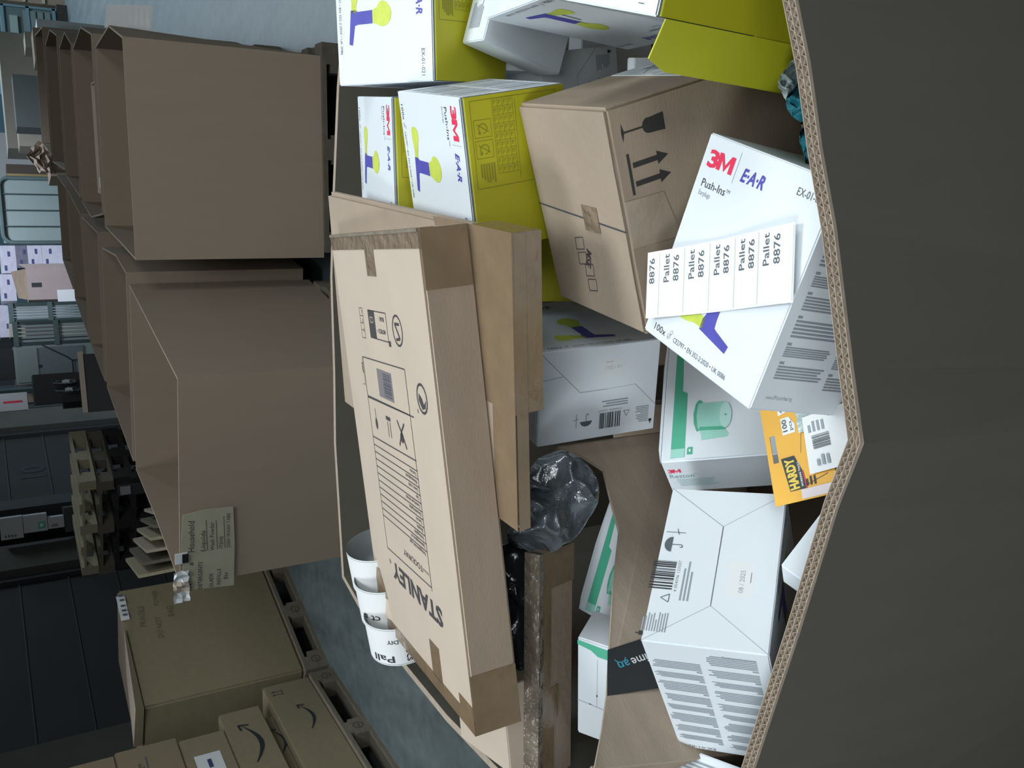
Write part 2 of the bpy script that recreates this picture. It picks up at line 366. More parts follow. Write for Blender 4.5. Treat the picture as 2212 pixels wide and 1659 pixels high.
gaylord('gaylord_box', 'second gaylord box of the right-hand row, with a pale carton standing inside', [(1.15, 5.53), (2.08, 5.30), (2.29, 5.75), (2.35, 6.26), (1.44, 6.55), (1.25, 6.1)], ZB, ZR, group=GG)
gaylord('gaylord_box', 'third gaylord box of the right-hand row', [(1.5, 6.66), (2.42, 6.36), (2.62, 6.7), (2.68, 7.16), (1.84, 7.5)], ZB, ZR, group=GG)
gaylord('gaylord_box', 'fourth gaylord box of the right-hand row', [(1.92, 7.6), (2.83, 7.3), (3.06, 7.8), (3.14, 8.35), (2.26, 8.7)], ZB, ZR, group=GG)
gaylord('gaylord_box', 'rearmost gaylord box of the right-hand row', [(2.36, 8.8), (3.35, 8.5), (3.62, 9.4), (2.72, 9.8)], ZB, ZR, group=GG)
PG = 'wooden pallets under the gaylord boxes'
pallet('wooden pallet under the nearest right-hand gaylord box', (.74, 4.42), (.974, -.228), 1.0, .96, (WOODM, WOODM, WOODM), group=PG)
pallet('wooden pallet under the gaylord box with the household sign', (-.70, 4.05), (.909, -.417), .96, 1.1, group=PG)
pallet('wooden pallet under the second right-hand gaylord box', (1.17, 5.56), (.974, -.228), .98, .95, group=PG)

# sign, torn tape and paper on the box
bx = Vector((-.71, 4.05, ZR)); bd = Vector((.85, -.39, 0)).normalized(); bn = bd.cross(Vector((0, 0, 1)))
M = Matrix((bd, Vector((0, 0, 1)), bn)).transposed().to_4x4(); M.translation = bx + bn * .004 + bd * -.04
r = empty('cardboard_sign', 'torn cardboard sign with handwritten household detergents list hung on a gaylord box', 'sign', M)
SIGNK = mat('sign_cardboard', 0, .85, .06, 9, lin=(.37, .34, .25))
b = MB(); out = [(0, -.218), (.2, -.22), (.385, -.212), (.392, -.1), (.38, -.012), (.25, -.004), (.12, -.01), (.02, 0)]
b.prism([(x, y, 0) for x, y in out], [(x, y, .004) for x, y in out], SIGNK)
f = Face(b, (0, 0, .004), (1, 0, 0), (0, 1, 0), .0015)
for t, x, y, s, wd in (('Household', .20, -.055, .036, .15), ('Liquids', .195, -.098, .026, .10), ('Wash Powder', .195, -.135, .024, .135), ('ITEMS', .195, -.170, .02, .06), ('DISH WASH TABS', .195, -.2, .02, .165),
                      ('ANY', .012, -.045, .032, .055), ('DETERGENTS', .012, -.085, .024, .135), ('GLADE', .012, -.13, .022, .07), ('REFILLS', .018, -.16, .02, .08), ('Etc', .04, -.19, .022, .035), ('&', .135, -.05, .022, .018)):
    f.text(t, x, y, s, KINK, width=wd, rot=random.uniform(-1, 2), shear=.15)
for y, x1 in ((-.108, .345), (-.148, .335), (-.179, .35)): f.line((.195, y), (x1, y + .006), .0022, KINK)
b.build('board', r)
b = MB()
g = [[(-.03 + .15 * i / 9, -.03 + .06 * j / 4 + random.uniform(-.006, .006), .006 + random.uniform(0, .016)) for j in range(5)] for i in range(10)]
for i in range(9):
    for j in range(4): b.poly([g[i][j], g[i + 1][j], g[i + 1][j + 1], g[i][j + 1]], PALEK if (i // 3) % 2 else WHITE2); b.poly([(p[0], p[1], p[2] - .002) for p in (g[i][j], g[i][j + 1], g[i + 1][j + 1], g[i + 1][j])], PALEK)
b.build('torn_tape', r)
b = MB(); b.prism([(.155, -.028, .005), (.205, -.028, .005), (.205, .022, .006), (.155, .022, .006)], [(.155, -.028, .007), (.205, -.028, .007), (.205, .022, .01), (.155, .022, .01)], WHITE2)
b.box((.158, -.03, .0105), (.20, -.006, .0115), BTAPE); b.build('label_patch', r)

# white sheet beyond the right wall of the nearest box
b = MB(); n = 8
for k in range(n):
    a0, a1 = k / n, (k + 1) / n
    for s_ in (0,):
        b.prism([(1.885 + .012 * math.sin(3 * a0), 4.72, 1.035 - .21 * a0), (1.885 + .012 * math.sin(3 * a1), 4.72, 1.035 - .21 * a1), (1.975 + .02 * a1, 4.66, 1.025 - .21 * a1), (1.975 + .02 * a0, 4.66, 1.025 - .21 * a0)],
                [(1.885 + .012 * math.sin(3 * a0), 4.723, 1.035 - .21 * a0), (1.885 + .012 * math.sin(3 * a1), 4.723, 1.035 - .21 * a1), (1.975 + .02 * a1, 4.663, 1.025 - .21 * a1), (1.975 + .02 * a0, 4.663, 1.025 - .21 * a0)], WHITE2)
o = b.build('paper_sheet'); tag(o, 'white paper sheet sticking out beside the nearest right-hand gaylord box', 'paper')
# pale carton standing in the second right-hand box
M = frame((1.28, 5.585, -1.495), (.97, -.24, 0), (0, 0, 1))
r = empty('open_carton', 'pale open carton with a barcode label standing inside the second right-hand gaylord box', 'box', M)
b = MB(); b.box((0, 0, -.01), (.62, .85, 0), PALEK); b.box((0, 0, -.3), (.008, .85, -.01), PALEK); b.box((.612, 0, -.3), (.62, .85, -.01), PALEK); b.box((.008, 0, -.3), (.612, .85, -.292), PALEK); b.box((.008, 0, -.292), (.612, .01, -.01), PALEK); b.build('body', r)
b = MB(); f = Face(b, (0, .0, -.292), (1, 0, 0), (0, 1, 0), .002); f.rect(.03, .77, .09, .84, WHITE2); f.bars(.04, .78, .08, .83, INK, 2, n=8); b.build('label', r)

# ================================================================== big carton on its pallet (left) and the boxes beside it
ax = Vector((-1.604 + 1.148, 5.527 - 6.229, 0)).normalized()           # along its front, right to left
FL = Vector((-1.604, 5.527, 0)); fx = -ax; fn = Vector((fx.y, -fx.x, 0))  # fn towards the aisle
M = Matrix((fx, Vector((0, 0, 1)), fn)).transposed().to_4x4(); M.translation = FL + Vector((0, 0, .144))
r = empty('large_carton', 'tall brown carton with gaping top flap on a wooden pallet beside the stacked cartons', 'box', M)
KO = mat('olive_kraft', 0, .9, .05, 5, .06, 60, (6, 6, .8), lin=(.27, .225, .14))
b = boxmesh(.98, .915, .62, {'*': KO, 'T': KRAFTD}, .012)
f = Face(b, (0, 0, 0), (1, 0, 0), (0, 1, 0), .003)
for t, x, y, s in (('FRAGILE', .62, .80, .05), ('DO NOT', .50, .72, .045), ('BAG', .66, .63, .05), ('POWER', .78, .70, .04)): f.text(t, x, y, s, mat('faint_marker', 0, .8, lin=(.17, .14, .085)), rot=-4)
b.build('body', r)
b = MB(); b.prism([(-.01, .91, .005), (.62, .918, .012), (.55, .918, -.3), (.0, .918, -.3)], [(-.01, .955, .02), (.62, .924, .012), (.55, .924, -.3), (.0, .965, -.3)], KO, PALEK); b.build('top_flap', r)
b = MB(); b.box((.02, .9165, -.2), (.6, .919, -.02), GAP); b.build('flap_gap', r)
b = MB(); n = 10
for k in range(n):
    x0, x1 = .70 + .022 * k, .70 + .022 * (k + 1); z0, z1 = .002 + .006 * math.sin(k), .002 + .006 * math.sin(k + 1)
    b.prism([(x0, .88, .003 + z0), (x1, .88, .003 + z1), (x1, .93, .004 + z1), (x0, .93, .004 + z0)], [(x0, .88, .005 + z0), (x1, .88, .005 + z1), (x1, .93, .006 + z1), (x0, .93, .006 + z0)], WHITE2)
    if k % 2: b.box((x0 + .004, .89, .012 + max(z0, z1)), (x1 - .004, .915, .014 + max(z0, z1)), MINK)
o = b.build('label_strip'); o.matrix_world = M; tag(o, 'small curled strip of white labels on the top edge of the tall brown carton', 'label strip')
pallet('weathered wooden pallet with wide blocks under the tall brown carton', tuple((FL + fn * .03 - fx * .03))[:2], tuple(fx)[:2], 1.02, .8, labels=True)

A0 = Vector((-1.608, 5.509, 0)); A1 = Vector((-1.83, 4.767, 0)); sx = (A0 - A1).normalized(); sn = Vector((sx.y, -sx.x, 0))
A1 = A1 + Vector((0, 0, 0)); S0 = A0 - sx * .78 
S0 = S0 - sx * .10
def stacked(name, label, x, y0, wd, h, dp, draw, m=KO, off=0, yaw=0):
    Q = Matrix((sx, Vector((0, 0, 1)), sn)).transposed().to_4x4(); Q.translation = S0 + sx * x + sn * off + Vector((0, 0, y0))
    Q = Q @ Matrix.Rotation(math.radians(yaw), 4, 'Y')
    r = empty(name, label, 'box', Q, 'cartons stacked on the left pallet'); b = boxmesh(wd, h, dp, {'*': m}, .006); f = Face(b, (0, 0, 0), (1, 0, 0), (0, 1, 0), .0015)
    if draw: draw(f, wd, h, b)
    b.build('body', r); return r
def smile(f, cx, cy, L, m=INK):
    n = 14; up = [(cx - L / 2 + L * k / n, cy - L * .16 * math.sin(math.pi * k / n) * 1.0) for k in range(n + 1)]
    for k in range(n):
        w0_ = L * .075 * math.sin(math.pi * min(1, (k / n) * .9 + .08)); w1_ = L * .075 * math.sin(math.pi * min(1, ((k + 1) / n) * .9 + .08))
        a, c = up[k], up[k + 1]; f.poly([(a[0], a[1]), (c[0], c[1]), (c[0], c[1] - w1_), (a[0], a[1] - w0_)], m)
    x, y = cx + L / 2, cy; f.path([(x - L * .14, y + L * .02), (x + L * .01, y + L * .035), (x - L * .03, y - L * .12)], L * .035, m, 2)
def updown(f, x, y, s, m=KINK):
    for k in (0, 1):
        q = x + k * s * .5; f.line((q, y), (q, y + s * .7), s * .08, m); f.poly([(q - s * .16, y + s * .65), (q + s * .16, y + s * .65), (q, y + s)], m)
    f.rect(x - s * .2, y - s * .12, x + s * .7, y - s * .04, m)
stacked('stacked_carton', 'bottom carton of the left stack, with a small black smile arrow and this-way-up arrows', -.16, .144, .98, .275, .5, lambda f, w, h, b: (smile(f, .60, .14, .24), updown(f, .87, .19, .06)))
stacked('stacked_carton', 'thin carton set back between the two smile-printed cartons of the left stack', -.16, .42, .76, .06, .45, lambda f, w, h, b: smile(f, .52, .045, .22), off=-.05)
stacked('stacked_carton', 'carton with a large black smile arrow, second from the bottom of the left stack', -.16, .481, .82, .224, .5, lambda f, w, h, b: smile(f, .50, .14, .34))
stacked('stacked_carton', 'small carton with a white shipping label, third from the bottom of the left stack', -.1, .707, .62, .235, .4, lambda f, w, h, b: (f.rect(.28, .06, .45, .19, WHITE2), f.rect(.33, .115, .40, .135, NAVY, 2), f.lines(.12, .2, .3, .225, 2, KINK), f.lines(.05, .01, .25, .04, 2, NAVY)))
stacked('stacked_carton', 'carton with faint printing below the topmost carton of the left stack', -.16, .945, .72, .305, .5, lambda f, w, h, b: (f.line((.1, .17), (.62, .17), .006, MINK), f.lines(.36, .18, .6, .25, 4, mat('faint_kraft_ink', 0, .8, lin=(.13, .10, .07)))), m=mat('warm_kraft', 0, .9, .04, 6, lin=(.27, .21, .135)))
stacked('stacked_carton', 'topmost carton of the left stack, with a pale lid edge', -.16, 1.252, .70, .29, .5, lambda f, w, h, b: (f.line((.2, .16), (.5, .16), .006, MINK), f.lines(.1, .1, .34, .15, 3, MATS['faint_kraft_ink'])), m=MATS['warm_kraft'])
pallet('worn wooden pallet with stamped blocks under the left stack of cartons', tuple(A1 - sx * .5 + sn * .03)[:2], tuple(sx)[:2], 1.2, .8, labels=True)

# ================================================================== pallet stack by the dock doors
pc = Vector((-.53, 9.0)); pd = Vector((.56, .83)).normalized()
for k in range(6):
    top = k == 5; ms = (WOODL, WOODL, WOODL) if top else ((WOOD, WOOD, WOOD) if k > 3 else (WOODD, WOODD, WOODD))
    pallet(('pale new pallet on top of the pallet stack by the dock doors', 'grey pallet just below the pale one in the pallet stack', 'grey pallet third from the top of the pallet stack', 'black pallet fourth from the top of the pallet stack', 'black pallet low in the pallet stack', 'black pallet at the foot of the pallet stack')[5 - k],
           (pc.x + .02 * (k % 2), pc.y - .02 * (k % 3)), (pd.x, pd.y), .8, 1.1, ms, 'stack of pallets by the dock doors', z=.144 * k + .18)
b = MB(); b.box((-.75, 9.2, 0), (-.35, 9.7, .178), WOODD); o = b.build('support_crate'); tag(o, 'low dark crate under the stack of pallets', 'crate')
# leaning boards
for k in range(6):
    x = -.98 + .065 * k; b = MB(); b.prism([(x, 6.3, 0), (x + .02, 6.3, 0), (x + .05, 6.95, 0), (x + .03, 6.95, 0)], [(x - .03 + .01 * k, 6.3, .93 - .03 * k), (x - .01 + .01 * k, 6.3, .93 - .03 * k), (x + .02, 6.95, .93 - .03 * k), (x, 6.95, .93 - .03 * k)], (WOODL, WOOD, PALEK)[k % 3])
    o = b.build('leaning_board'); tag(o, ('leftmost', 'second from the left', 'third from the left', 'third from the right', 'second from the right', 'rightmost')[k] + ' of the boards leaning upright behind the household sign box', 'board', 'upright boards behind the household sign box')

# ================================================================== things in the far hall
def carton(name, label, cat, x0, x1, Y, z0, z1, d=.4, m=BEIGE, yaw=0, group=None, draw=None, parts=None, bev=.006):
    c = (x0 + x1) / 2; W = x1 - x0; M = Matrix.Translation((c, Y, z0)) @ Matrix.Rotation(math.radians(yaw), 4, 'Z')
    r = empty(name, label, cat, M, group); b = MB(); b.box((-W / 2, 0, 0), (W / 2, d, z1 - z0), m)
    if draw: draw(Face(b, (-W / 2, 0, 0), (1, 0, 0), (0, 0, 1), .004), W, z1 - z0)
    b.build('body', r)
    if parts: parts(r, W, z1 - z0, d)
    return r
def cage_parts(r, W, H, d):
    for z in (.02, H * .5, H - .04): q = MB(); q.box((-W / 2 - .03, -.03, z), (W / 2 + .03, -.005, z + .05), BLUEG); q.build('rail', r)
    for x in (-W / 2 - .03, W / 2): q = MB(); q.box((x, -.03, 0), (x + .035, -.005, H), BLUEG); q.build('post', r)
    for k in range(4): q = MB(); q.box((-W / 2 + .04, -.02, .1 + k * .11), (W / 2 - .04, -.012, .185 + k * .11), APPL2); q.build('shelf_front', r)
    q = MB(); q.box((-W / 2 + .1, -.04, H * .72), (W / 2 - .15, -.012, H * .86), APPL); q.build('tray', r)
carton('storage_cage', 'blue-grey metal storage cage standing at the far end of the open floor', 'cage', 6.4, 6.98, 17, .17, 1.0, .6, GMET, parts=cage_parts)
carton('loading_pallet', 'black pallet under the blue-grey storage cage', 'pallet', 6.35, 7.1, 16.98, 0, .165, .6, WOODD)
carton('far_shelving', 'brown shelving unit beyond the blue-grey storage cage', 'shelving', 7.25, 7.8, 17.4, 0, 1.1, .6, KRAFTD, parts=lambda r, W, H, d: [(lambda q: (q.box((-W / 2, -.03, z), (W / 2, -.005, z + .04), PALEK), q.build('shelf_edge', r)))(MB()) for z in (.3, .6, .9)])
carton('strip_curtain', 'pale blue strip curtain hanging behind the far cartons', 'curtain', 5.9, 6.55, 18.2, 0, 2.2, .03, mat('strip_blue', 0, .4, lin=(.20, .38, .50)))
carton('far_carton', 'small white carton above the end of the right-hand row', 'box', 4.72, 4.86, 12.1, 0, .82, .3, mat('dull_white', 0, .6, lin=(.5, .52, .52)))
carton('far_carton', 'brown carton with open flap at the end of the right-hand row', 'box', 3.92, 4.28, 10.9, 0, .95, .3, KRAFTD)
carton('far_carton', 'grey carton on edge behind the end of the right-hand row', 'box', 4.32, 4.50, 11.6, 0, .99, .3, BEIGE)
carton('far_carton', 'long beige carton with a dark oval handle hole, far behind the right-hand row', 'box', 3.4, 4.82, 12.5, 0, 1.23, .5, BEIGE, draw=lambda f, W, H: (f.disc(.55, H - .13, .16, .022, INK), updown(f, .04, H - .24, .09)))
carton('far_carton', 'dull grey carton leaning in front of the long beige carton', 'box', 3.08, 3.62, 10.5, 0, 1.2, .25, mat('grey_board', 0, .8, lin=(.13, .155, .15)), draw=lambda f, W, H: f.disc(W * .45, H * .8, .02, .012, INK))
carton('far_carton', 'flat beige carton left of the dull grey carton', 'box', 3.02, 3.3, 11.0, 0, 1.17, .3, BEIGE)
carton('far_carton', 'dark brown carton beside the yellow-edged bar', 'box', 2.8, 2.95, 11.5, 0, 1.3, .3, mat('dark_brown', 0, .8, lin=(.07, .055, .045)))
carton('yellow_bar', 'upright yellow-brown bar beside the rounded grey gate panel', 'bar', 2.72, 2.77, 11.2, 0, 1.31, .04, mat('ochre', 0, .6, lin=(.30, .22, .09)))
carton('far_carton', 'white carton stack at the upper edge beyond the yellow-brown bar', 'box', 3.0, 3.9, 13.6, 0, 1.42, .4, mat('dull_white', 0, .6))
# crumpled paper
b = MB(); rr = random.Random(4); N = 9; g = [[None] * N for _ in range(N)]
for i in range(N):
    for j in range(N): g[i][j] = (2.46 + .30 * i / (N - 1), 9.86 + rr.uniform(-.05, .05), .96 + .22 * j / (N - 1) * (1 - abs(i - 4) / 7) + rr.uniform(-.02, .02))
for i in range(N - 1):
    for j in range(N - 1): b.poly([g[i][j], g[i + 1][j], g[i + 1][j + 1], g[i][j + 1]], PALEK); b.poly([(p[0], p[1] + .02, p[2]) for p in (g[i][j], g[i][j + 1], g[i + 1][j + 1], g[i + 1][j])], PALEK)
tag(b.build('crumpled_paper'), 'crumpled brown packing paper sticking up behind the right-hand row', 'paper')
carton('paper_carton', 'brown carton from which crumpled packing paper sticks out', 'box', 2.44, 2.9, 9.92, 0, .97, .4, KRAFTD)
# rounded gate panel
def gate_parts(r, W, H, d):
    R = .09; pts = []
    for cx, cz, a0 in ((W / 2 - R, H - R, 0), (-W / 2 + R, H - R, 90)):
        pts += [(cx + R * math.cos(math.radians(a0 + 15 * k)), -.02, cz + R * math.sin(math.radians(a0 + 15 * k))) for k in range(7)]
    q = MB(); q.tube([(W / 2, -.02, 0)] + pts + [(-W / 2, -.02, 0)], .022, GMET); q.build('frame_tube', r)
    for k in (1, 2, 3): q = MB(); x = -W / 2 + W * k / 4; q.box((x - .006, -.03, 0), (x + .006, -.004, H - .03), GMET2); q.build('divider', r)
carton('gate_panel', 'grey panelled gate with a rounded green-grey tubular frame', 'gate', 1.98, 2.67, 11, 0, 1.4, .03, PANEL, parts=gate_parts)
# wrapped parcels, lit
for lb, x0, x1, z0, z1, m in (('white wrapped carton at the top of the lit parcels beside the gate panel', 1.81, 2.13, 1.27, 1.43, WRAP), ('grey film-wrapped bundle among the lit parcels', 1.87, 2.13, 1.15, 1.268, mat('violet_film', 0, .2, .2, 9, .8, 20, lin=(.2, .2, .26))), ('white wrapped carton below the film-wrapped bundle', 1.88, 2.13, 1.0, 1.148, WRAP),
                              ('lowest white wrapped carton of the lit parcels', 1.88, 2.13, .2, .998, WRAP), ('white wrapped carton at the upper edge next to the slatted rack', 1.49, 1.8, 1.3, 1.46, WRAP)):
    carton('wrapped_carton', lb, 'box', x0, x1, 12, z0, z1, .35, m, group='wrapped cartons in the lit area', draw=lambda f, W, H: (f.rect(.03, H - .06, .09, H - .035, NAVY), f.rect(W * .6, H - .1, W * .6 + .06, H - .075, NAVY)))
carton('wrapped_carton', 'tall white wrapped carton at the left of the lit parcels', 'box', 1.1, 1.48, 12.3, .2, 1.5, .35, WRAP, group='wrapped cartons in the lit area', draw=lambda f, W, H: (f.rect(.1, H - .1, .16, H - .075, NAVY)))
carton('parcel_table', 'low dark table under the lit parcels', 'table', 1.1, 2.2, 11.95, 0, .19, .8, WOODD)
# opened pinkish carton
M = Matrix.Translation((1.615, 11.45, .2)); r = empty('open_carton', 'opened pinkish brown carton tipped on its side among the lit parcels', 'box', M)
b = MB(); b.box((-.19, 0, .4), (.16, .3, 1.0), PINK); b.build('body', r)
b = MB(); b.prism([(-.19, 0, 1.0), (.16, 0, 1.0), (.13, .02, 1.15), (-.16, .05, 1.1)], [(-.19, .01, 1.0), (.16, .01, 1.0), (.13, .03, 1.15), (-.16, .06, 1.1)], KRAFTD); b.build('flap', r)
b = MB(); b.prism([(.16, 0, .45), (.16, 0, 1.0), (.22, .05, 1.08), (.22, .05, .42)], [(.16, .01, .45), (.16, .01, 1.0), (.22, .06, 1.08), (.22, .06, .42)], PINK); b.build('flap', r)
b = MB(); b.box((-.05, -.003, .86), (.0, 0, .96), INK); b.build('handle_hole', r)
b = MB(); b.box((-.19, 0, 0), (.16, .3, .4), KRAFTD); b.build('inner_liner', r)
carton('paper_envelope', 'white envelope beside the opened pinkish carton', 'envelope', 1.33, 1.51, 11.3, .72, .92, .02, WHITE2)
carton('side_table', 'small table holding the white envelope', 'table', 1.26, 1.42, 11.15, 0, .715, .3, GMET2)
# slatted racks
def rack(label, x0, x1, Y, H):
    W = x1 - x0; c = (x0 + x1) / 2; r = empty('slatted_rack', label, 'rack', Matrix.Translation((c, Y, 0)), 'folding metal racks')
    for x in (-W / 2, W / 2 - .03): q = MB(); q.box((x, 0, 0), (x + .03, .04, H), GMET2); q.build('post', r)
    for k in range(5): q = MB(); x = -W / 2 + .03 + (W - .06) * (k + .5) / 5; q.box((x - W * .05, .01, .05), (x + W * .05, .03, H - .04), PANEL); q.build('slat', r)
    for z in (H - .045, H * .72, H * .5, .1): q = MB(); q.box((-W / 2, -.012, z), (W / 2, .0, z + .045), GMET); q.build('cross_rail', r)
rack('narrow green-grey slatted rack beside the lit parcels', 1.08, 1.28, 10.5, 1.43)
rack('wider green-grey slatted rack next to the white cabinet', .80, 1.04, 10.0, 1.42)
carton('far_cabinet', 'brown and white cabinet between the two slatted racks', 'cabinet', 1.0, 1.16, 11.2, 0, 1.42, .3, BEIGE, draw=lambda f, W, H: f.rect(.0, H - .5, W, H - .15, mat('dark_brown', 0, .8)))
def fridge_parts(r, W, H, d):
    q = MB(); q.box((-W / 2 + .02, -.015, .82), (W / 2 - .02, 0, 1.21), APPL2); q.build('door', r)
    q = MB(); q.box((-W / 2 + .02, -.015, 1.23), (W / 2 - .02, 0, H - .02), APPL); q.build('drawer', r)
    q = MB(); q.box((-.03, -.02, 1.2), (-.005, -.003, 1.23), INK); q.build('latch', r)
    q = MB(); q.tube([(W / 2, -.02, 1.18), (.06, -.03, .98), (.02, -.03, .93), (.04, -.03, .7)], .006, INK); q.build('strap', r)
    q = MB(); q.tube([(-W / 2, -.02, 1.02), (-.1, -.03, .93), (.02, -.03, .93)], .006, INK); q.build('strap', r)
carton('white_cabinet', 'pale grey-green cabinet tied with black straps near the dock doors', 'cabinet', .43, .80, 10.0, 0, 1.43, .5, APPL, parts=fridge_parts)
carton('dark_crate', 'black crate on top of the tied pale cabinet', 'crate', .50, .79, 10.05, 1.435, 1.56, .3, INK)
for lb, cx, cz in (('upper chrome-rimmed hoop with a white tag beside the dock pillar', .41, 1.04), ('lower chrome-rimmed hoop with a white tag beside the dock pillar', .33, 1.03)):
    Y = 9.55 if cx > .4 else 9.4
    r = empty('metal_hoop', lb, 'hoop', Matrix.Translation((cx, Y, cz)), 'hoops hanging by the dock pillar')
    q = MB(); q.tube([(.02 * math.cos(a), .1 * math.cos(a), .1 * math.sin(a)) for a in [2 * math.pi * k / 20 for k in range(20)]], .008, mat('chrome', 0, .25, metal=1, lin=(.5, .55, .55)), closed=True); q.build('rim', r)
    q = MB(); q.faces([(.018 * math.cos(a), .09 * math.cos(a), .09 * math.sin(a)) for a in [2 * math.pi * k / 20 for k in range(20)]], [tuple(range(20))], INK); q.build('disc', r)
    q = MB(); q.box((-.012, -.115, -.03), (.012, -.112, .03), WHITE2); q.build('tag', r)
carton('dark_stand', 'dark stand carrying the chrome-rimmed hoops', 'stand', .22, .5, 9.65, 0, 1.3, .3, DARKD2)
carton('dock_carton', 'white carton with a red line on the shelf right of the door numbered 10', 'box', .20, .38, 10.6, 1.33, 1.58, .3, mat('dull_white', 0, .6), draw=lambda f, W, H: f.rect(.08, .05, .1, .22, RED))
carton('dock_carton', 'brown carton below the white carton beside the dark stand', 'box', .27, .36, 10.6, 1.0, 1.325, .3, KRAFTD)
carton('dock_shelf', 'dark shelf post carrying the cartons beside the dark stand', 'shelf', .18, .42, 10.62, 0, .995, .3, DARKD2)
for lb, x0, x1, z0, z1, g in (('white carton on the dark shelf between the two dock doors', -1.13, -.905, 1.47, 1.68, 0), ('white carton with a green print on the shelf between the dock doors', -1.09, -.91, 1.24, 1.465, 1), ('smallest white carton at the bottom of the shelf between the dock doors', -1.08, -.96, 1.08, 1.235, 0)):
    carton('dock_carton', lb, 'box', x0, x1, 11.0, z0, z1, .2, mat('dull_white', 0, .6), group='white cartons between the dock doors', draw=(lambda f, W, H: (f.rect(.03, .02, .1, .09, GREEN), f.rect(.05, .04, .08, .07, WHITE2, 2))) if g else (lambda f, W, H: f.lines(.02, .06, .05, H - .03, 4, MINK)))
carton('dock_shelf', 'dark shelf under the white cartons between the dock doors', 'shelf', -1.14, -.88, 11.0, 0, 1.075, .25, DARKD2)
# dark board with beige edge
b = MB(); b.box((.08, 7.25, 0), (.50, 7.3, 1.055), DGREY); r = empty('dark_board', 'dark grey board with a beige top edge standing behind the left-hand row', 'board', Matrix.Translation((0, 0, 0))); b.build('board', r)
b = MB(); b.box((.08, 7.24, 1.055), (.52, 7.31, 1.085), PALEK); b.build('edge_strip', r)
carton('hazard_notice', 'small white notice on the black frame beside the pallet stack', 'sign', -.62, -.55, 8.3, .70, .78, .01, mat('notice_grey', 0, .6, lin=(.25, .25, .25)))
carton('notice_post', 'black post carrying the small white notice', 'post', -.63, -.54, 8.32, 0, .79, .05, DARKD)

exec_parts = True

# ================================================================== THE NEAR BIN
inner = [(.62, .60), (.84, .85), (.86, 1.30), (.70, 1.60), (.594, 1.664), (.412, 1.748), (.25, 1.804), (.063, 1.846), (-.092, 1.879), (-.376, 1.908), (-.425, 1.857),
         (-.502, 1.603), (-.546, 1.432), (-.585, 1.257), (-.71, 1.06), (-.76, .94), (-.60, .807), (-.404, .705), (-.245, .624), (-.126, .566), (-.073, .535), (-.014, .538), (.104, .542), (.173, .549), (.246, .553), (.309, .561)]
outer = [tuple(v) for v in ring_inset(inner, -.013)]
dips = [0, 0, 0, .0, 0, .002, 0, .002, 0, .0, .01, .004, 0, .003, 0, 0, 0, 0, 0, 0, 0, 0, 0, 0, 0, 0]
bt = [(.10 + (x - .10) * .985, 1.2 + (y - 1.2) * .99) for x, y in outer]
for i_ in range(15, len(bt)): bt[i_] = (bt[i_][0], .49 + .6 * (bt[i_][0] - .1) ** 2)
bt[0] = (bt[0][0], .66)
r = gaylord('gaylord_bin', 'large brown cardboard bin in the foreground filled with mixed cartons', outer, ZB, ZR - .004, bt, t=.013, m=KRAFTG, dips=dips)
c0 = Vector(r.matrix_world.translation)
# fluted cut edge of the near side: three liners and two wavy layers
near = [Vector(p) for p in inner[15:] + inner[:2]]
def resample(P, st):
    out = [P[0]]; 
    for a, b in zip(P, P[1:]):
        n = max(1, int((b - a).length / st)); out += [a.lerp(b, k / n) for k in range(1, n + 1)]
    return out
def ribbon(mb, path, offs, th, z0, z1, m):
    n = len(path); T = Vector((c0.x, c0.y)); L = []
    for i, p in enumerate(path):
        d = (path[min(n - 1, i + 1)] - path[max(0, i - 1)]).normalized(); nn = Vector((d.y, -d.x))
        L.append((p + nn * offs(i), nn))
    for (p, n1), (q, n2) in zip(L, L[1:]):
        a, b, c, d = p - T, q - T, q + n2 * th - T, p + n1 * th - T; zz = z0 - c0.z, z1 - c0.z
        mb.prism([(v.x, v.y, zz[0]) for v in (a, b, c, d)], [(v.x, v.y, zz[1]) for v in (a, b, c, d)], m)
pth = resample(near, .0022); ln = resample(near, .03)
e1 = MB()
for o_ in (0, .0062, .0123): ribbon(e1, ln, lambda i, o_=o_: o_, .0007, ZR - .006, ZR, KEDGE)
for o_ in (.0036, .0098): ribbon(e1, pth, lambda i, o_=o_: o_ + .0025 * math.sin(i * .0022 / .0085 * 2 * math.pi), .0007, ZR - .006, ZR - .0006, KEDGE)
e1.build('fluted_edge', r)
pallet('wooden pallet under the foreground bin', (-.55, .75), (1, 0), 1.3, .98)
for k, (x, y, z) in enumerate([(-.28, .95, 0), (.18, .95, 0), (.60, 1.1, 0), (-.26, 1.45, 0), (.2, 1.45, 0)]):
    M = Matrix.Translation((x, y, .156 + .245 * z)) @ Matrix.Rotation(math.radians((k * 37) % 9 - 4), 4, 'Z'); b = MB(); b.box((-.19, -.2, 0), (.19, .2, .32), KRAFTD)
    o = b.build('filler_carton'); o.matrix_world = M; tag(o, 'plain brown carton deep at the bottom of the bin', 'box', 'plain cartons at the bottom of the bin')

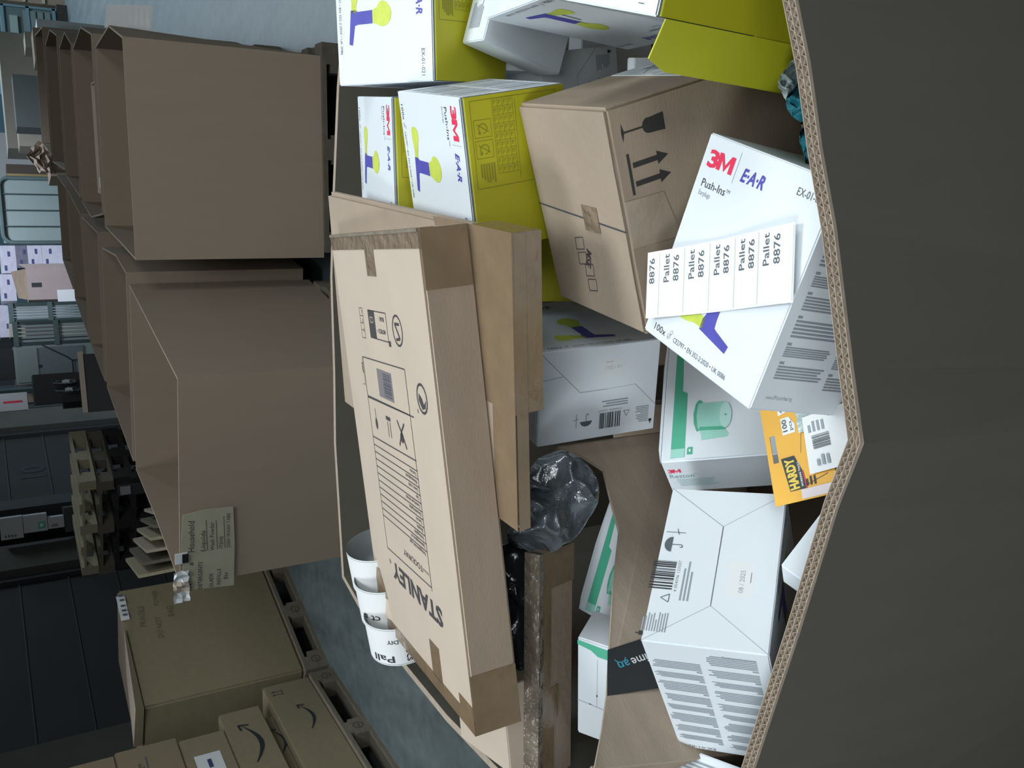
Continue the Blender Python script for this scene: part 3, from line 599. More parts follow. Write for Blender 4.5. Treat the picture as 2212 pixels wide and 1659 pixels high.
# ------------------------------------------------------------------ earplug cartons
POSE = {
'K': ((0.049, 0.837, -0.653), (-0.474, -0.876, 0.094), (0.867, -0.482, -0.122), (.2, .226, .149)),
'L': ((0.04, 1.119, -0.684), (0.038, -0.14, -0.989), (0.383, 0.916, -0.115), (.2, .226, .149)),
'D': ((0.439, 1.223, -0.547), (-0.923, 0.33, -0.197), (-0.347, -0.936, 0.053), (.2, .226, .149)),
'G': ((0.312, 1.237, -0.805), (0.944, -0.279, 0.176), (0.279, 0.96, 0.026), (.2, .226, .149)),
'F': ((0.45, 0.896, -0.606), (0.252, 0.961, -0.114), (-0.12, -0.086, -0.989), (.2, .226, .149)),
'W1': ((-0.1526, 0.7565, -0.7706), (-0.688, -0.386, 0.615), (-0.72, 0.467, -0.513), (.2017, .2518, .1308)),
'E': ((0.5075, 1.4545, -0.5765), (-0.949, 0.309, -0.07), (-0.315, -0.939, 0.138), (.2, .226, .149)),
'C': ((0.694, 1.342, -0.514), (-0.959, 0.276, -0.056), (-0.25, -0.925, -0.286), (.2, .226, .149)),
'X': ((0.596, 0.742, -0.51), (-0.888, 0.458, 0.038), (-0.457, -0.871, -0.179), (.2, .226, .149)),
}
def print_front(f):
    f.logo(.011, .1935, .044, .0175, RED)
    f.line((.0605, .187), (.0605, .218), .0006, GINK)
    f.text('E·A·R', .071, .1925, .0185, NAVY if 0 else PURP, width=.037, bold=.03, shear=.22)
    f.text('EX-01-021', .1545, .2015, .0105, MINK, width=.037)
    f.text('Push-Ins', .0135, .172, .012, INK, width=.042); f.text('TM', .0565, .176, .005, MINK)
    f.text('Earplugs', .0135, .163, .0075, GINK, width=.021)
    f.text('100x', .018, .008, .011, INK, width=.022)
    f.arc(.047, .011, .0028, .0006, 0, 360, GINK); f.arc(.050, .0165, .002, .0006, 0, 360, GINK); f.line((.045, .0085), (.051, .015), .0006, GINK)
    f.text('CE2797 • EN 352-2:2020 • UK 0086', .0565, .0085, .0078, MINK, width=.097)
    # earplugs: lime stem, violet grip, lime head
    stem = [(.047, .047), (.049, .040), (.056, .037), (.068, .038), (.080, .041), (.094, .040), (.095, .052), (.084, .053), (.072, .058), (.060, .063), (.052, .061), (.048, .055)]
    f.poly(stem, LIME); f.poly([(.0905, .0385), (.1395, .0315), (.1415, .040), (.117, .0465), (.113, .048), (.112, .056), (.1125, .0915), (.0935, .0915), (.0935, .056), (.0905, .05)], PURP)
    f.poly([(.0935, .0915), (.1125, .0915), (.1135, .100), (.117, .107), (.1185, .118), (.1155, .127), (.109, .134), (.101, .1365), (.092, .133), (.085, .126), (.082, .116), (.084, .108), (.0905, .102)], LIME)
def print_text_side(f, W, H, big=False):
    for c in (0, 1):
        x0 = .014 + c * (W * .46); x1 = x0 + W * .41; y = H * .935 if not c else H * .90; k = 0
        while y > H * (.13 if c else .12):
            h = H * (.05 + .035 * ((k * 7) % 3) / 2); f.lines(x0, y - h, x1, y, 5 if h < .02 else 6, GINK, rag=.12, th=.5)
            f.rect(x0, y + .0012, x0 + .006, y + .0035, GINK); y -= h + .0085; k += 1
    f.text('www.3M.com/hearing', .0145, H * .055, .006, GINK, width=.034)
    f.text('EX-01-021', W - .045, H * .965, .0075, MINK, width=.036)
def print_bottom(f, date, W, D):
    # x runs right to left of the carton, y away from the front
    if date[0] == '0':
        f.path([(W, 0), (W - .0507, .0646), (W - .1527, .0647), (0, D)], .0006, LINE); f.line((W - .0507, .0646), (W - .1527, .0647), .0011, MINK)
        f.line((W - .0507, .0646), (W, D), .0009, LINE); f.line((W - .1527, .0647), (0, 0), .0006, LINE)
    else:
     f.line((W - 0, 0), (W - .0673, .07), .0012, LINE); f.line((W - .0673, .07), (W - .1115, .0701), .0012, LINE if date[0] == '1' else GAP)
     f.line((W - .1115, .0701), (W - .1607, .0684), .0006, LINE); f.line((W - .1607, .0684), (.0, .108), .001, LINE)
     f.line((W - .0379, .0411), (W - .0017, .0443), .0011, LINE)
    rect(f, W - .1394 - .0, .0237, W - .0953, .0513, WHITE2)
    f.text(date, W - .134, .0335, .0075, GINK, width=.028); f.rect(W - .121, .0265, W - .108, .0275, GINK)
    f.poly([(W - .0795 + .010 * math.cos(math.radians(a)), .118 + .0085 * math.sin(math.radians(a))) for a in range(0, 181, 15)], MINK, 2); f.path([(W - .0795, .118), (W - .0795, .107), (W - .0825, .106), (W - .083, .109)], .001, MINK, 2)
    f.path([(W - .063, .105), (W - .063, .127)], .0008, MINK, 2); f.path([(W - .066, .112), (W - .058, .115)], .0008, MINK, 2)
    f.bars(W - .1379, .1086, W - .1007, .1345, INK, 2, seed=5, n=26); f.text('4 054596 123557', W - .140, .1035, .0045, MINK, width=.04); f.lines(W - .15, .088, W - .10, .1, 3, GINK)
    x, y = W - .1485, .110; f.path([(x - .005, y), (x + .005, y), (x, y + .009)], .0008, MINK, 2, True)
    f.lines(.012, .106, .036, .134, 10, GINK, rag=.3); f.poly([(.006, .13), (.011, .13), (.011, .1345), (.009, .1345), (.009, .138), (.0075, .138), (.0075, .1345), (.006, .1345)], INK, 2)
def rect(f, a, b, c, d, m): f.rect(a, b, c, d, m)
def print_lid(f, W, D):
    f.path([(.006, .012), (W * .58, .012), (W * .58, .135), (.006, .135)], .0007, YINK, 1, True); f.path([(.01, .075), (W * .55, .075)], .0006, YINK)
    for x, y in ((.03, .015), (.056, .015), (.03, .098), (.056, .098)):
        f.path([(x, y), (x + .022, y), (x + .022, y + .024), (x, y + .024)], .0006, YINK, 1, True); f.arc(x + .011, y + .012, .006, .0012, 0, 300, YINK); f.line((x + .005, y + .004), (x + .016, y + .02), .001, YINK); f.disc(x + .016, y + .007, .002, .002, YINK)
    for k in range(10): f.line((.006 + k * .0105, .043), (.006 + k * .0105, .073), .0005, YINK); 
    for k in range(5): f.line((.006, .043 + k * .0072), (.1, .043 + k * .0072), .0005, YINK)
    for k in range(9):
        for j in range(4): f.rect(.0078 + k * .0105, .0448 + j * .0072, .0135 + k * .0105, .0458 + j * .0072, YINK); f.rect(.0078 + k * .0105, .0472 + j * .0072, .0115 + k * .0105, .0480 + j * .0072, YINK)
    f.lines(.085, .018, .112, .04, 6, YINK)
def ear_carton(key, label, date='12 / 2025', lid=True, group='white and yellow earplug cartons', nm='earplug_carton', sides=True):
    O, wv, hv, (W, H, D) = POSE[key]; M0 = frame(O, wv, hv)
    # the Empty sits at the centre of the carton's underside
    c = M0 @ Vector((W / 2, H / 2, -D / 2)); M = M0.copy(); M.translation = c; sh = Matrix.Translation((-W / 2, -H / 2, D / 2))
    r = empty(nm, label, 'box', M, group)
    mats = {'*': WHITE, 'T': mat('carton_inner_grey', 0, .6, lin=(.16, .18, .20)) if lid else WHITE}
    b = boxmesh(W, H, D, mats, .0015); F = faces_of(b, W, H, D)
    print_front(F['F']);
    if sides: print_text_side(F['R'], D, H); print_text_side(F['L'], D, H)
    o = b.build('body', r); o.data.transform(sh)
    q = MB(); F = faces_of(q, W, H, D); print_bottom(F['Bo'], date, W, D)
    q.box((.0012, -.0003, -D + .0012), (W - .0012, .0, -.0012), WHITE); o = q.build('bottom_flap', r); o.data.transform(sh)
    if lid:
        q = MB(); q.box((.001, H - .001, -D + .001), (W - .001, H + .0012, -.006), YEL); q.box((.001, H - .001, -.006), (W - .001, H + .0013, -.0045), YEL2)
        print_lid(Face(q, (0, H + .0013, 0), (1, 0, 0), (0, 0, -1), .0004), W, D); o = q.build('lid', r); o.data.transform(sh)
    return r, sh
KR, KS = ear_carton('K', 'white earplug carton lying face up with a strip of pallet labels on it', lid=False)
ear_carton('L', 'white earplug carton with its printed face turned right and its underside dated 12 / 2025', '12 / 2025')
ear_carton('W1', 'white earplug carton dated 08 / 2025 with dense text on one side, below the orange card', '08 / 2025')
ear_carton('D', 'earplug carton lying face up with its yellow lid against the glass-marked brown carton')
ear_carton('E', 'earplug carton at the far rim, partly under the flat brown cartons')
ear_carton('C', 'earplug carton farthest to the right at the far rim, with a large yellow side')
ear_carton('G', 'plain white earplug carton with shaded underside, wedged behind the glass-marked carton')
ear_carton('F', 'earplug carton standing on end with a thumb slot in its shaded printed face')
XR, XS = ear_carton('X', 'opened earplug carton with a wide yellow flap next to the near rim')
# thumb slot of the standing one
for o in [o for o in bpy.data.objects if o.get('label', '').startswith('earplug carton standing on end')]:
    q = MB(); f = Face(q, (0, 0, 0), (1, 0, 0), (0, 1, 0), .0008)
    f.poly([(.078, .055), (.082, .085), (.0795, .085), (.0755, .055)], GAP); f.path([(.092, .06), (.093, .10)], .0008, GAP)
    p = q.build('thumb_slot', o); p.data.transform(Matrix.Translation((-.1, -.113, .0745)))
# open side flap of X: hinged on the lid's W edge
W, H, D = .2, .226, .149
q = MB(); b0 = [(W, H, -.012), (W, H, -D - .09), (W + .050, H - .012, -D - .085), (W + .046, H - .012, -.04), (W + .036, H - .01, -.012)]
q.prism(b0, [(x, y + .0016, z) for x, y, z in b0], YEL2 if 0 else mat('yellow_flap', 0, .5, .03, 8, lin=(.50, .50, .02))); o = q.build('side_flap', XR); o.data.transform(XS)
q = MB(); q.box((0, H - .002, -D - .09), (W, H + .001, -D), YEL); o = q.build('tuck_flap', XR); o.data.transform(XS)

# ---- strip of pallet labels on K
O, wv, hv, _ = POSE['K']; M = frame(O, wv, hv) @ Matrix.Translation((0, 0, .0015))
sd = Vector((.0108, .0159, 0)); xs = (Vector((.2077, .1138, 0)) - sd); Ls = xs.length; xs.normalize(); ys = Vector((-xs.y, xs.x, 0))
def swarp(x, y, o): 
    z = .003 + .0022 * math.sin(x * 34 + 1) + .012 * max(0, (.05 - x) / .05) ** 1.5 * .35
    return sd + xs * x + ys * y + Vector((0, 0, z + o + .0016 * (y / .07)))
Wd = .074
b = MB(); n = 44
for i in range(n):
    for j in range(4):
        xa, xb = Ls * i / n, Ls * (i + 1) / n; ya, yb = Wd * j / 4, Wd * (j + 1) / 4
        b.poly([swarp(xa, ya, 0), swarp(xb, ya, 0), swarp(xb, yb, 0), swarp(xa, yb, 0)], WHITE2)
        b.poly([swarp(xa, yb, -.0004), swarp(xb, yb, -.0004), swarp(xb, ya, -.0004), swarp(xa, ya, -.0004)], WHITE2)
o = b.build('backing', None); r = empty('label_strip', 'strip of six white labels reading Pallet 8876 lying across the earplug carton', 'label strip', M); o.parent = r
o.data.polygons.foreach_set('use_smooth', [True] * len(o.data.polygons))
edges = [-.016, .0205, .0590, .0975, .1365, .1725, Ls - .001]
for k in range(6):
    b = MB(); f = Face(b, (0, 0, 0), (1, 0, 0), (0, 1, 0), .0003, warp=swarp); x0, x1 = max(.0005, edges[k] + .0012), edges[k + 1] - .0012; m_ = 8
    for i in range(m_):
        xa, xb = x0 + (x1 - x0) * i / m_, x0 + (x1 - x0) * (i + 1) / m_
        f.poly([(xa, .0025), (xb, .0025), (xb, Wd - .0025), (xa, Wd - .0025)], mat('label_face', 0, .5, lin=(.86, .87, .88)))
    f.rect(x1, .002, x1 + .0012, Wd - .002, mat('label_gap', 0, .5, lin=(.62, .66, .60)))
    if k: f.text('Pallet', x0 + .0140, .038, .0120, MINK, width=.0310, rot=90, bold=.01, l=2)
    f.text('8876', x0 + (.0285 if k else .012), .038, .0120, MINK, width=.0285, rot=90, bold=.01, l=2)
    b.build('label', r)

# ------------------------------------------------------------------ brown carton with glass and arrows
O, wv, hv = (0.2841, 0.7931, -0.5931), (0.324, 0.942, -0.089), (-0.904, 0.281, -0.323); W, H, D = .2214, .2678, .26
M0 = frame(O, wv, hv)
r = empty('shipping_carton', 'brown carton marked with a black glass symbol and two black arrows', 'box', M0)
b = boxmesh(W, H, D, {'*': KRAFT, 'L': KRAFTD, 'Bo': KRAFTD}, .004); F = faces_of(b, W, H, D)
f = F['L']; X = lambda u: D - u
BK = mat('stencil_black', 0, .7, lin=(.028, .026, .024))
f.poly([(X(.050), .0235)] + [(X(.050 - .008 * math.sin(math.radians(a))), .0313 - .0085 * math.cos(math.radians(a))) for a in range(0, 181, 15)] + [(X(.0707), .0412), (X(.0707), .0218)], BK)
f.rect(X(.043), .0302, X(.017), .0322, BK); f.poly([(X(.0160), .0205), (X(.0185), .0313), (X(.0155), .0415), (X(.0145), .0313)], BK)
f.rect(X(.0195), .0545, X(.0160), .101, BK)
for v in (.0687, .0898):
    f.rect(X(.055), v - .0030, X(.0222), v + .0030, BK); f.poly([(X(.0545), v - .0075), (X(.0545), v + .0075), (X(.0692), v)], BK)
f = F['F']; f.path([(.001, .1395), (.11, .135), (W, .1305)], .0022, GAP)
for cx, cy, a in ((.125, .178, 0), (.112, .212, 1)):
    for k in (0, 1): f.path([(cx - .012, cy - .016 + k * .02), (cx + .010, cy - .012 + k * .02), (cx + .012, cy + .004 + k * .02), (cx - .010, cy + .0 + k * .02)], .0011, KINK, 1, True)
f.text('MSE', .108, .176, .016, KINK, width=.026, rot=65, bold=.03)
f.path([(.0012, .002), (.003, .07), (.0012, .14), (.003, .2), (.0012, .266)], .0014, mat('worn_edge', 0, .9, lin=(.10, .08, .06)))
b.build('body', r)
q = MB(); q.box((.062, .118, .0005), (.098, .15, .0015), CTAPE); q.build('tape_tab', r)
q = MB(); q.prism([(-.0012, .105, -.004), (-.0012, .108, -.055), (-.0012, .165, -.07), (-.0012, .16, -.004)][::-1], [(-.0002, .105, -.004), (-.0002, .108, -.055), (-.0002, .165, -.07), (-.0002, .16, -.004)][::-1], mat('clear_tape_patch', 0, .3, .1, 12, .3, 40, lin=(.34, .27, .20))); q.build('tape_patch', r)
q = MB(); q.box((.045, -.0012, -.25), (W - .012, -.0003, -.135), mat('label_pouch', 0, .2, .06, 12, .4, 30, lin=(.68, .74, .76)))
f = Face(q, (W, -.0012, 0), (-1, 0, 0), (0, 0, -1), .0004); f.bars(.04, .165, .12, .215, GINK, seed=9, n=16); f.line((.1, .14), (.15, .24), .0015, LINE); f.line((.02, .2), (.08, .14), .0012, LINE); q.build('label_pouch', r)

# ------------------------------------------------------------------ long flat branded carton and the taped flat carton beneath
O, wv, hv = (0.196, 1.0033, -0.4583), (0.165, 0.982, -0.094), (-0.983, 0.156, -0.096); W, H, D = .4387, .6692, .0672
r = empty('flat_carton', 'long flat brown carton printed STANLEY, lying across the far side of the bin', 'box', frame(O, wv, hv))
b = boxmesh(W, H, D, {'*': PALEK, 'F': PALEK, 'L': KRAFTD}, .003); F = faces_of(b, W, H, D); f = F['F']
f.text('STANLEY', .085, .522, .040, KINK, width=.232, bold=.035); f.text('®', .322, .522, .012, KINK)
f.path([(.121, .186), (.333, .190), (.333, .252), (.121, .250)], .0018, KINK, 1, True)
f.rect(.190, .200, .262, .243, mat('barcode_grey', 0, .7, lin=(.20, .18, .19))); f.bars(.196, .204, .232, .240, mat('barcode_dark', 0, .7, lin=(.09, .09, .11)), 2, seed=3, n=18, across=False)
f.path([(.105, .25), (.333, .254)], .002, KINK); f.path([(.121, .25), (.118, .505)], .0016, KINK); f.path([(.333, .254), (.333, .505)], .0014, KINK); f.path([(.118, .5), (.333, .505)], .0018, KINK)
f.path([(.118, .314), (.333, .318)], .002, KINK)
for k in range(11): f.path([(.118, .329 + k * .0118), (.333, .331 + k * .0118)], .0016, KINK)
rr = random.Random(11)
for k, t in enumerate(('Tool box', 'Werkzeugkasten', 'Caisse a outils', 'Caja', 'Cassetta per attrezzi', 'Gereedschapskist', 'Caixa de', 'Skrzynka', 'Verktoygslada', 'Opbevaringsboks alt', 'Verktygslada boks oppb')): f.text(t, .126, .3325 + k * .0118, .0075, KINK, bold=.01)
f.text('TOOLWAY', .150, .478, .014, KINK, width=.09, bold=.01); f.text('RACKING', .124, .480, .006, KINK)
f.poly([(.222, .270), (.244, .270), (.244, .276), (.222, .276)], KINK)
for k in (0, 1): f.path([(.226 + k * .012, .278), (.226 + k * .012, .302)], .0022, KINK)
f.path([(.155, .268), (.172, .282), (.155, .305)], .004, KINK); f.path([(.188, .268), (.172, .284), (.188, .305)], .004, KINK); f.disc(.172, .291, .008, .008, KINK)
f.path([(.300, .268), (.300, .284)], .0016, KINK); f.disc(.300, .292, .006, .009, KINK)
f.arc(.060, .218, .0195, .0035, 0, 360, KINK); f.poly([(.045, .218), (.055, .226), (.06, .218), (.072, .212), (.074, .222), (.062, .233), (.05, .23)], KINK); f.text('®', .080, .235, .008, KINK)
f.path([(.180, .113), (.27, .113), (.27, .154), (.180, .154)], .0016, KINK, 1, True); f.rect(.238, .113, .27, .154, KINK); f.text('CD', .244, .122, .014, PALEK, rot=0, l=2); f.rect(.170, .152, .180, .160, KINK)
f.text('BLAU', .192, .120, .009, KINK, bold=.02); f.text('NOTICE +', .190, .138, .009, KINK, bold=.02, width=.04)
f.arc(.132, .134, .021, .003, 0, 360, KINK); f.path([(.122, .125), (.142, .125), (.124, .145), (.142, .147)], .004, KINK)
f.path([(.30, .112), (.318, .112), (.318, .158), (.30, .158)], .001, KINK, 1, True)
for k in range(3): f.path([(.3, .124 + .011 * k), (.318, .124 + .011 * k)], .001, KINK); f.text('E', .304, .115 + .014 * k, .008, KINK)
f.text('PAP', .345, .20, .010, KINK, rot=90, bold=.02); f.path([(.338, .19), (.338, .235), (.35, .235)], .001, KINK)
b.build('body', r)
q = MB(); q.box((.0, -.0008, -.02), (W, .024, .0009), CTAPE); q.box((.2, .024, 0), (.245, .062, .0009), CTAPE); q.box((-.0009, 0, -D + .004), (.0, .075, -.002), TAPE); q.build('end_tape', r)
q = MB(); q.box((-.0009, H - .085, -D + .001), (0, H, .0), TAPE); q.box((0, H - .022, 0), (W, H + .0008, .0009), TAPE); q.box((.12, H - .075, 0), (.16, H - .02, .0009), TAPE); q.box((0, H - .04, 0), (.05, H, .001), TAPE); q.build('end_tape', r)
q = MB(); q.box((0, -.0002, 0), (W, .004, .0022), mat('cut_flutes', 0, .9, .2, 60, lin=(.20, .17, .13))); q.build('open_seam', r)

O = (0.1705, 0.9010, -0.5277); W, H, D = .600, .375, .020
r = empty('flat_carton', 'flat brown tape-covered carton under the long printed one', 'box', frame(O, (0.297, 0.955, 0.023), (-0.95, 0.298, -0.092)))
b = boxmesh(W, H, D, {'*': KRAFT}, .006); b.build('body', r)
q = MB(); q.box((.0, -.0006, -.04), (.10, .22, .0008), TAPE); q.box((.0, .22, 0), (.055, H, .0008), TAPE); q.prism([(.105, .0, .0), (.2, .0, .0), (.14, .12, 0), (.1, .12, 0)], [(.105, .0, .0008), (.2, .0, .0008), (.14, .12, .0008), (.1, .12, .0008)], mat('tape_thin', 0, .35, .1, 20, .2, 40, lin=(.26, .19, .13)))
q.box((-.0008, .0, -D + .002), (.0, H, -.002), TAPE); q.build('wrapped_tape', r)
# the pale carton whose taped end shows beyond it
b = boxmesh(.16, .30, .04, {'*': PALEK}, .005)
r = empty('flat_carton', 'pale carton with a taped end peeking out behind the long printed carton', 'box', frame((-.085, 1.34, -.545), (.02, 1, 0), (-1, .02, -.03))); b.build('body', r)
q = MB(); q.box((.10, .21, .0), (.165, .26, .001), TAPE); q.build('tape', r)

# ------------------------------------------------------------------ narrow taped carton at the lower left
O = (-0.24, 1.104, -0.643); W, H, D = .34, .091, .024
r = empty('narrow_carton', 'narrow brown carton wrapped in shiny tape below the long printed one', 'box', frame(O, (-0.993, 0.106, 0.052), (-0.002, 0.423, -0.906)))
r.matrix_world = frame(O, (-0.993, 0.106, 0.052), (-0.002, 0.423, -0.906))
b = boxmesh(W, H, D, {'*': KRAFTD, 'F': KRAFTD}, .003); b.build('body', r)
q = MB(); q.box((0, -.0012, -D), (W, .010, .0012), STAPE); q.build('ridge_tape', r)
q = MB(); q.box((0, .01, 0), (.055, H, .0009), TAPE); q.box((.055, .01, 0), (.2, .03, .0008), TAPE); q.box((.2, .01, 0), (.25, .05, .001), TAPE); q.box((.25, .01, 0), (.34, .04, .0008), TAPE); q.build('face_tape', r)

# ------------------------------------------------------------------ green printed foam cartons
def foam(name, label, O, wv, hv, W, H, D, cut=0):
    r = empty(name, label, 'box', frame(O, wv, hv), 'white and green foam roll cartons'); b = boxmesh(W, H, D, {'*': WHITE}, .002); F = faces_of(b, W, H, D); f = F['F']
    f.poly([(.0125, H * .99), (.0125, .0045), (.030, .0065), (.030, .108), (.0235, .112), (.0205, H * .99)], GREEN); f.rect(.0125, .0048, .030, .018, GREEN2, 2)
    f.poly([(.033, .0085), (.033, .018), (.0345, .020), (.040, .020), (.040, .0085)], GREEN); f.rect(.0355, .0125, .0375, .0165, WHITE2, 2)
    f.poly([(.0445, .0885), (.0795, .0880), (.0840, .080), (.0865, .066), (.0840, .050), (.0800, .0445), (.0475, .0447), (.0440, .055), (.0425, .068)], GREEN2)
    f.poly([(.0455, .094), (.0495, .092), (.0500, .0885), (.0445, .0885), (.0425, .068), (.0445, .050), (.0475, .0447), (.0440, .043), (.0400, .056), (.0390, .072), (.0415, .088)], GREEN, 2)
    f.poly([(.0475, .0500), (.0800, .0480), (.0800, .0430), (.0475, .0447)], GREEN, 2); f.poly([(.0475, .0447), (.080, .043), (.084, .036), (.082, .032), (.050, .0290), (.0505, .035)], GREEN2, 1)
    f.disc(.0800, .066, .0075, .0205, mat('foam_end', 0, .6, lin=(.50, .76, .70)), 3); f.disc(.0800, .066, .0012, .0015, GREEN, 4)
    q = MB(); FB = Face(b, (0, 0, 0), (1, 0, 0), (0, 0, -1)); g = Face(b, (0, -.0004, -D), (1, 0, 0), (0, 0, 1), .0)
    g.logo(.0045, D - .0245, .0165, .0072, RED); g.text('Reston', .0045, D - .036, .0115, TEALT, width=.031); g.text('TM', .0362, D - .03, .0028, TEALT)
    for k, (a, c) in enumerate(((.012, .060), (.012, .057), (.013, .059), (.013, .056), (.014, .063), (.014, .058))): g.rect(a, D - .0405 - .0028 * k, c, D - .0392 - .0028 * k, mat('pale_teal_ink', 0, .6, lin=(.45, .62, .62)))
    b.build('body', r)
    q = MB(); q.box((.0015, .0015, -.0002), (W - .0015, H - .0015, .0), WHITE); q.build('front_panel', r) if 0 else None
    q = MB(); q.prism([(-.0035, .02, -.001), (-.0005, .0, -.001), (-.0005, H, -.001), (-.0045, H * .6, -.001)], [(-.0035, .02, -.004), (-.0005, .0, -.004), (-.0005, H, -.004), (-.0045, H * .6, -.004)], WHITE); q.build('bulged_side_flap', r)
    return r
foam('foam_carton', 'white foam roll carton with green stripe and Reston lettering between the earplug cartons', (-0.115, 0.915, -0.72), (0.02, -0.78, -0.626), (0.747, 0.428, -0.509), .2, .26, .068)
k_ = 1.50 / 1.42
foam('foam_carton', 'white and green foam roll carton between the narrow taped carton and the opened one', (-0.345 * k_, 1.164 * k_, -0.737 * k_), (-0.29, -0.93, -0.227), (0.932, -0.221, -0.286), .115, .18, .035)
r = empty('foam_carton', 'white carton with a green upper edge beside the black-taped opened carton', 'box', frame((-0.502 * 1.04, 1.114 * 1.04, -0.684 * 1.04), (-0.274, -0.783, -0.558), (0.873, -0.445, 0.197)), 'white and green foam roll cartons')
b = boxmesh(.22, .19, .06, {'*': WHITE}, .002); f = faces_of(b, .22, .19, .06)['F']; f.poly([(0, .186), (.0, .178), (.02, .174), (.03, .166), (.22, .160), (.22, .178), (.04, .184)], GREEN)
f.path([(.0, .07), (.06, .065)], .0007, LINE); f.path([(.03, .068), (.03, .16)], .0006, LINE); f.disc(.02, .069, .002, .001, INK); f.disc(.03, .09, .0012, .002, INK); b.build('body', r)

# ------------------------------------------------------------------ opened brown carton with black tape
P3 = lambda *p: Vector((p[0], p[1], p[2] + CZ)); on = Vector((.667, -.739, .091)).normalized()
rim = [P3(-.101, 1.193, -.745), P3(-.120, 1.172, -.776), P3(-.142, 1.15, -.796), P3(-.171, 1.125, -.784), P3(-.224, 1.079, -.764), P3(-.286, 1.03, -.711), P3(-.354, .975, -.657), P3(-.392, .945, -.628), P3(-.423, .92, -.599), P3(-.452, .898, -.570)]
low = [P3(-.485, .86, -.80), P3(-.38, .948, -.89), P3(-.25, 1.05, -.97), P3(-.1, 1.17, -.93)]
org = P3(-.28, 1.05, -1.0); r = empty('opened_carton', 'opened brown carton with a torn edge and black printed tape', 'box', Matrix.Translation(org))
b = MB(); pl = [p - org for p in rim + low]; b.prism([p - on * .005 for p in pl][::-1], [p for p in pl][::-1], KRAFT)
for a, c in zip(rim, rim[1:]):
    a, c = a - org, c - org; b.poly([a + on * .0004, c + on * .0004, c - on * .005, a - on * .005], KEDGE); b.poly([a - on * .005 + Vector((0, 0, .0006)), c - on * .005 + Vector((0, 0, .0006)), c + on * .0006, a + on * .0006], KEDGE)
b.build('front_panel', r)
for (a, c) in ((rim[0], low[3]), (rim[-1], low[0])):
    b = MB(); a = a - org; c = c - org; b.prism([a - on * .005, c - on * .005, c - on * .10, a - on * .07], [a - on * .005 + Vector((.004, .004, 0)), c - on * .005 + Vector((.004, .004, 0)), c - on * .10 + Vector((.004, .004, 0)), a - on * .07 + Vector((.004, .004, 0))], KRAFTD)
    b.build('side_panel', r)
b = MB(); tp = [P3(-.350, .978, -.657), P3(-.3935, .944, -.627), P3(-.400, .930, -.72), P3(-.345, .974, -.75)]; tp = [p - org + on * .0008 for p in tp]; b.prism([p - on * .0006 for p in tp], tp, BTAPE)
xt = (tp[0] - tp[3]).normalized(); yt = (tp[1] - tp[0]); yt = (yt - xt * yt.dot(xt)).normalized(); f = Face(b, tp[3], xt, yt, .0005)
if f.n.dot(on) < 0: f.n = -f.n
f.text('prime', .031, .020, .017, WHITE2, width=.039, bold=.005); f.text('an', .0735, .020, .016, CYAN, width=.017, bold=.01); f.arc(.083, .012, .009, .0014, 20, 150, CYAN)
b.build('printed_tape', r)

# ------------------------------------------------------------------ plastic bags and film
VD, VR = _D, -_R                                   # image right, image down as world directions
def blob(name, label, cat, c, pts, depth, m, seed=0, amp=.006, res=26, fold=26):
    """crumpled plastic lump with the given side outline (metres along D and -R)"""
    c = P3(*c); vd = c - Vector((0, 0, CZ)); vd.normalize(); r = empty(name, label, cat, Matrix.Translation(c)); b = MB()
    cx = sum(p[0] for p in pts) / len(pts); cy = sum(p[1] for p in pts) / len(pts); an = sorted([(math.atan2(p[1] - cy, p[0] - cx), math.hypot(p[0] - cx, p[1] - cy)) for p in pts])
    def rad(a):
        for (a0, r0), (a1, r1) in zip(an, an[1:] + [(an[0][0] + 2 * math.pi, an[0][1])]):
            for q in (a, a + 2 * math.pi):
                if a0 <= q <= a1: return r0 + (r1 - r0) * (q - a0) / (a1 - a0 + 1e-9)
        return an[0][1]
    N, K = res, res * 2; vs = []; fs = []
    for i in range(N + 1):
        t = math.pi * i / N; cz = math.cos(t); sr = math.sin(t) ** .7 if 0 < i < N else 0
        for k in range(K):
            a = -math.pi + 2 * math.pi * k / K; R_ = rad(a) * sr; p = VD * (cx + R_ * math.cos(a)) + VR * (cy + R_ * math.sin(a)) - vd * (depth * cz)
            q = p * fold; nz = 1.2 * (1 - min(1, 2.6 * abs(noise.noise(q + Vector((seed, 0, 0)))))) ** 2 + .5 * (1 - min(1, 2.6 * abs(noise.noise(q * 2.1 + Vector((0, seed, 0)))))) ** 2; p = p * (1 - amp * 0) - vd * (amp * (nz * 2 - 1)) + VD * (amp * .5 * noise.noise(q * 1.5)); vs.append(p)
    for i in range(N):
        for k in range(K): fs.append((i * K + k, i * K + (k + 1) % K, (i + 1) * K + (k + 1) % K, (i + 1) * K + k))
    b.faces(vs, fs, m); b.build('crumpled_film', r, smooth=True); return r
r = blob('plastic_bag', 'crumpled smoky plastic bag at the end of the narrow taped carton', 'bag', (-.165, 1.11, -.675), [(-.058, .062), (-.03, .004), (-.012, -.058), (.012, -.068), (.055, -.035), (.064, -.004), (.055, .03), (.016, .066), (-.02, .082)], .022, GRYP, 3, .020, res=60, fold=12)
blob('black_plastic', 'black plastic sheeting between the long printed carton and the narrow taped one', 'plastic sheet', (-.33, 1.19, -.655), [(-.03, -.09), (.0, -.10), (.02, -.06), (.02, .08), (.0, .095), (-.035, .08)], .02, BLKP, 8, .01, fold=14)
blob('teal_bag', 'teal plastic bag between the glass-marked carton and the near rim', 'bag', (.236, .654, -.742), [(-.016, -.035), (-.004, -.055), (.02, -.06), (.03, 0), (.03, .05), (.008, .055), (.0, .0)], .02, TEALP, 5, .014, res=36, fold=34)
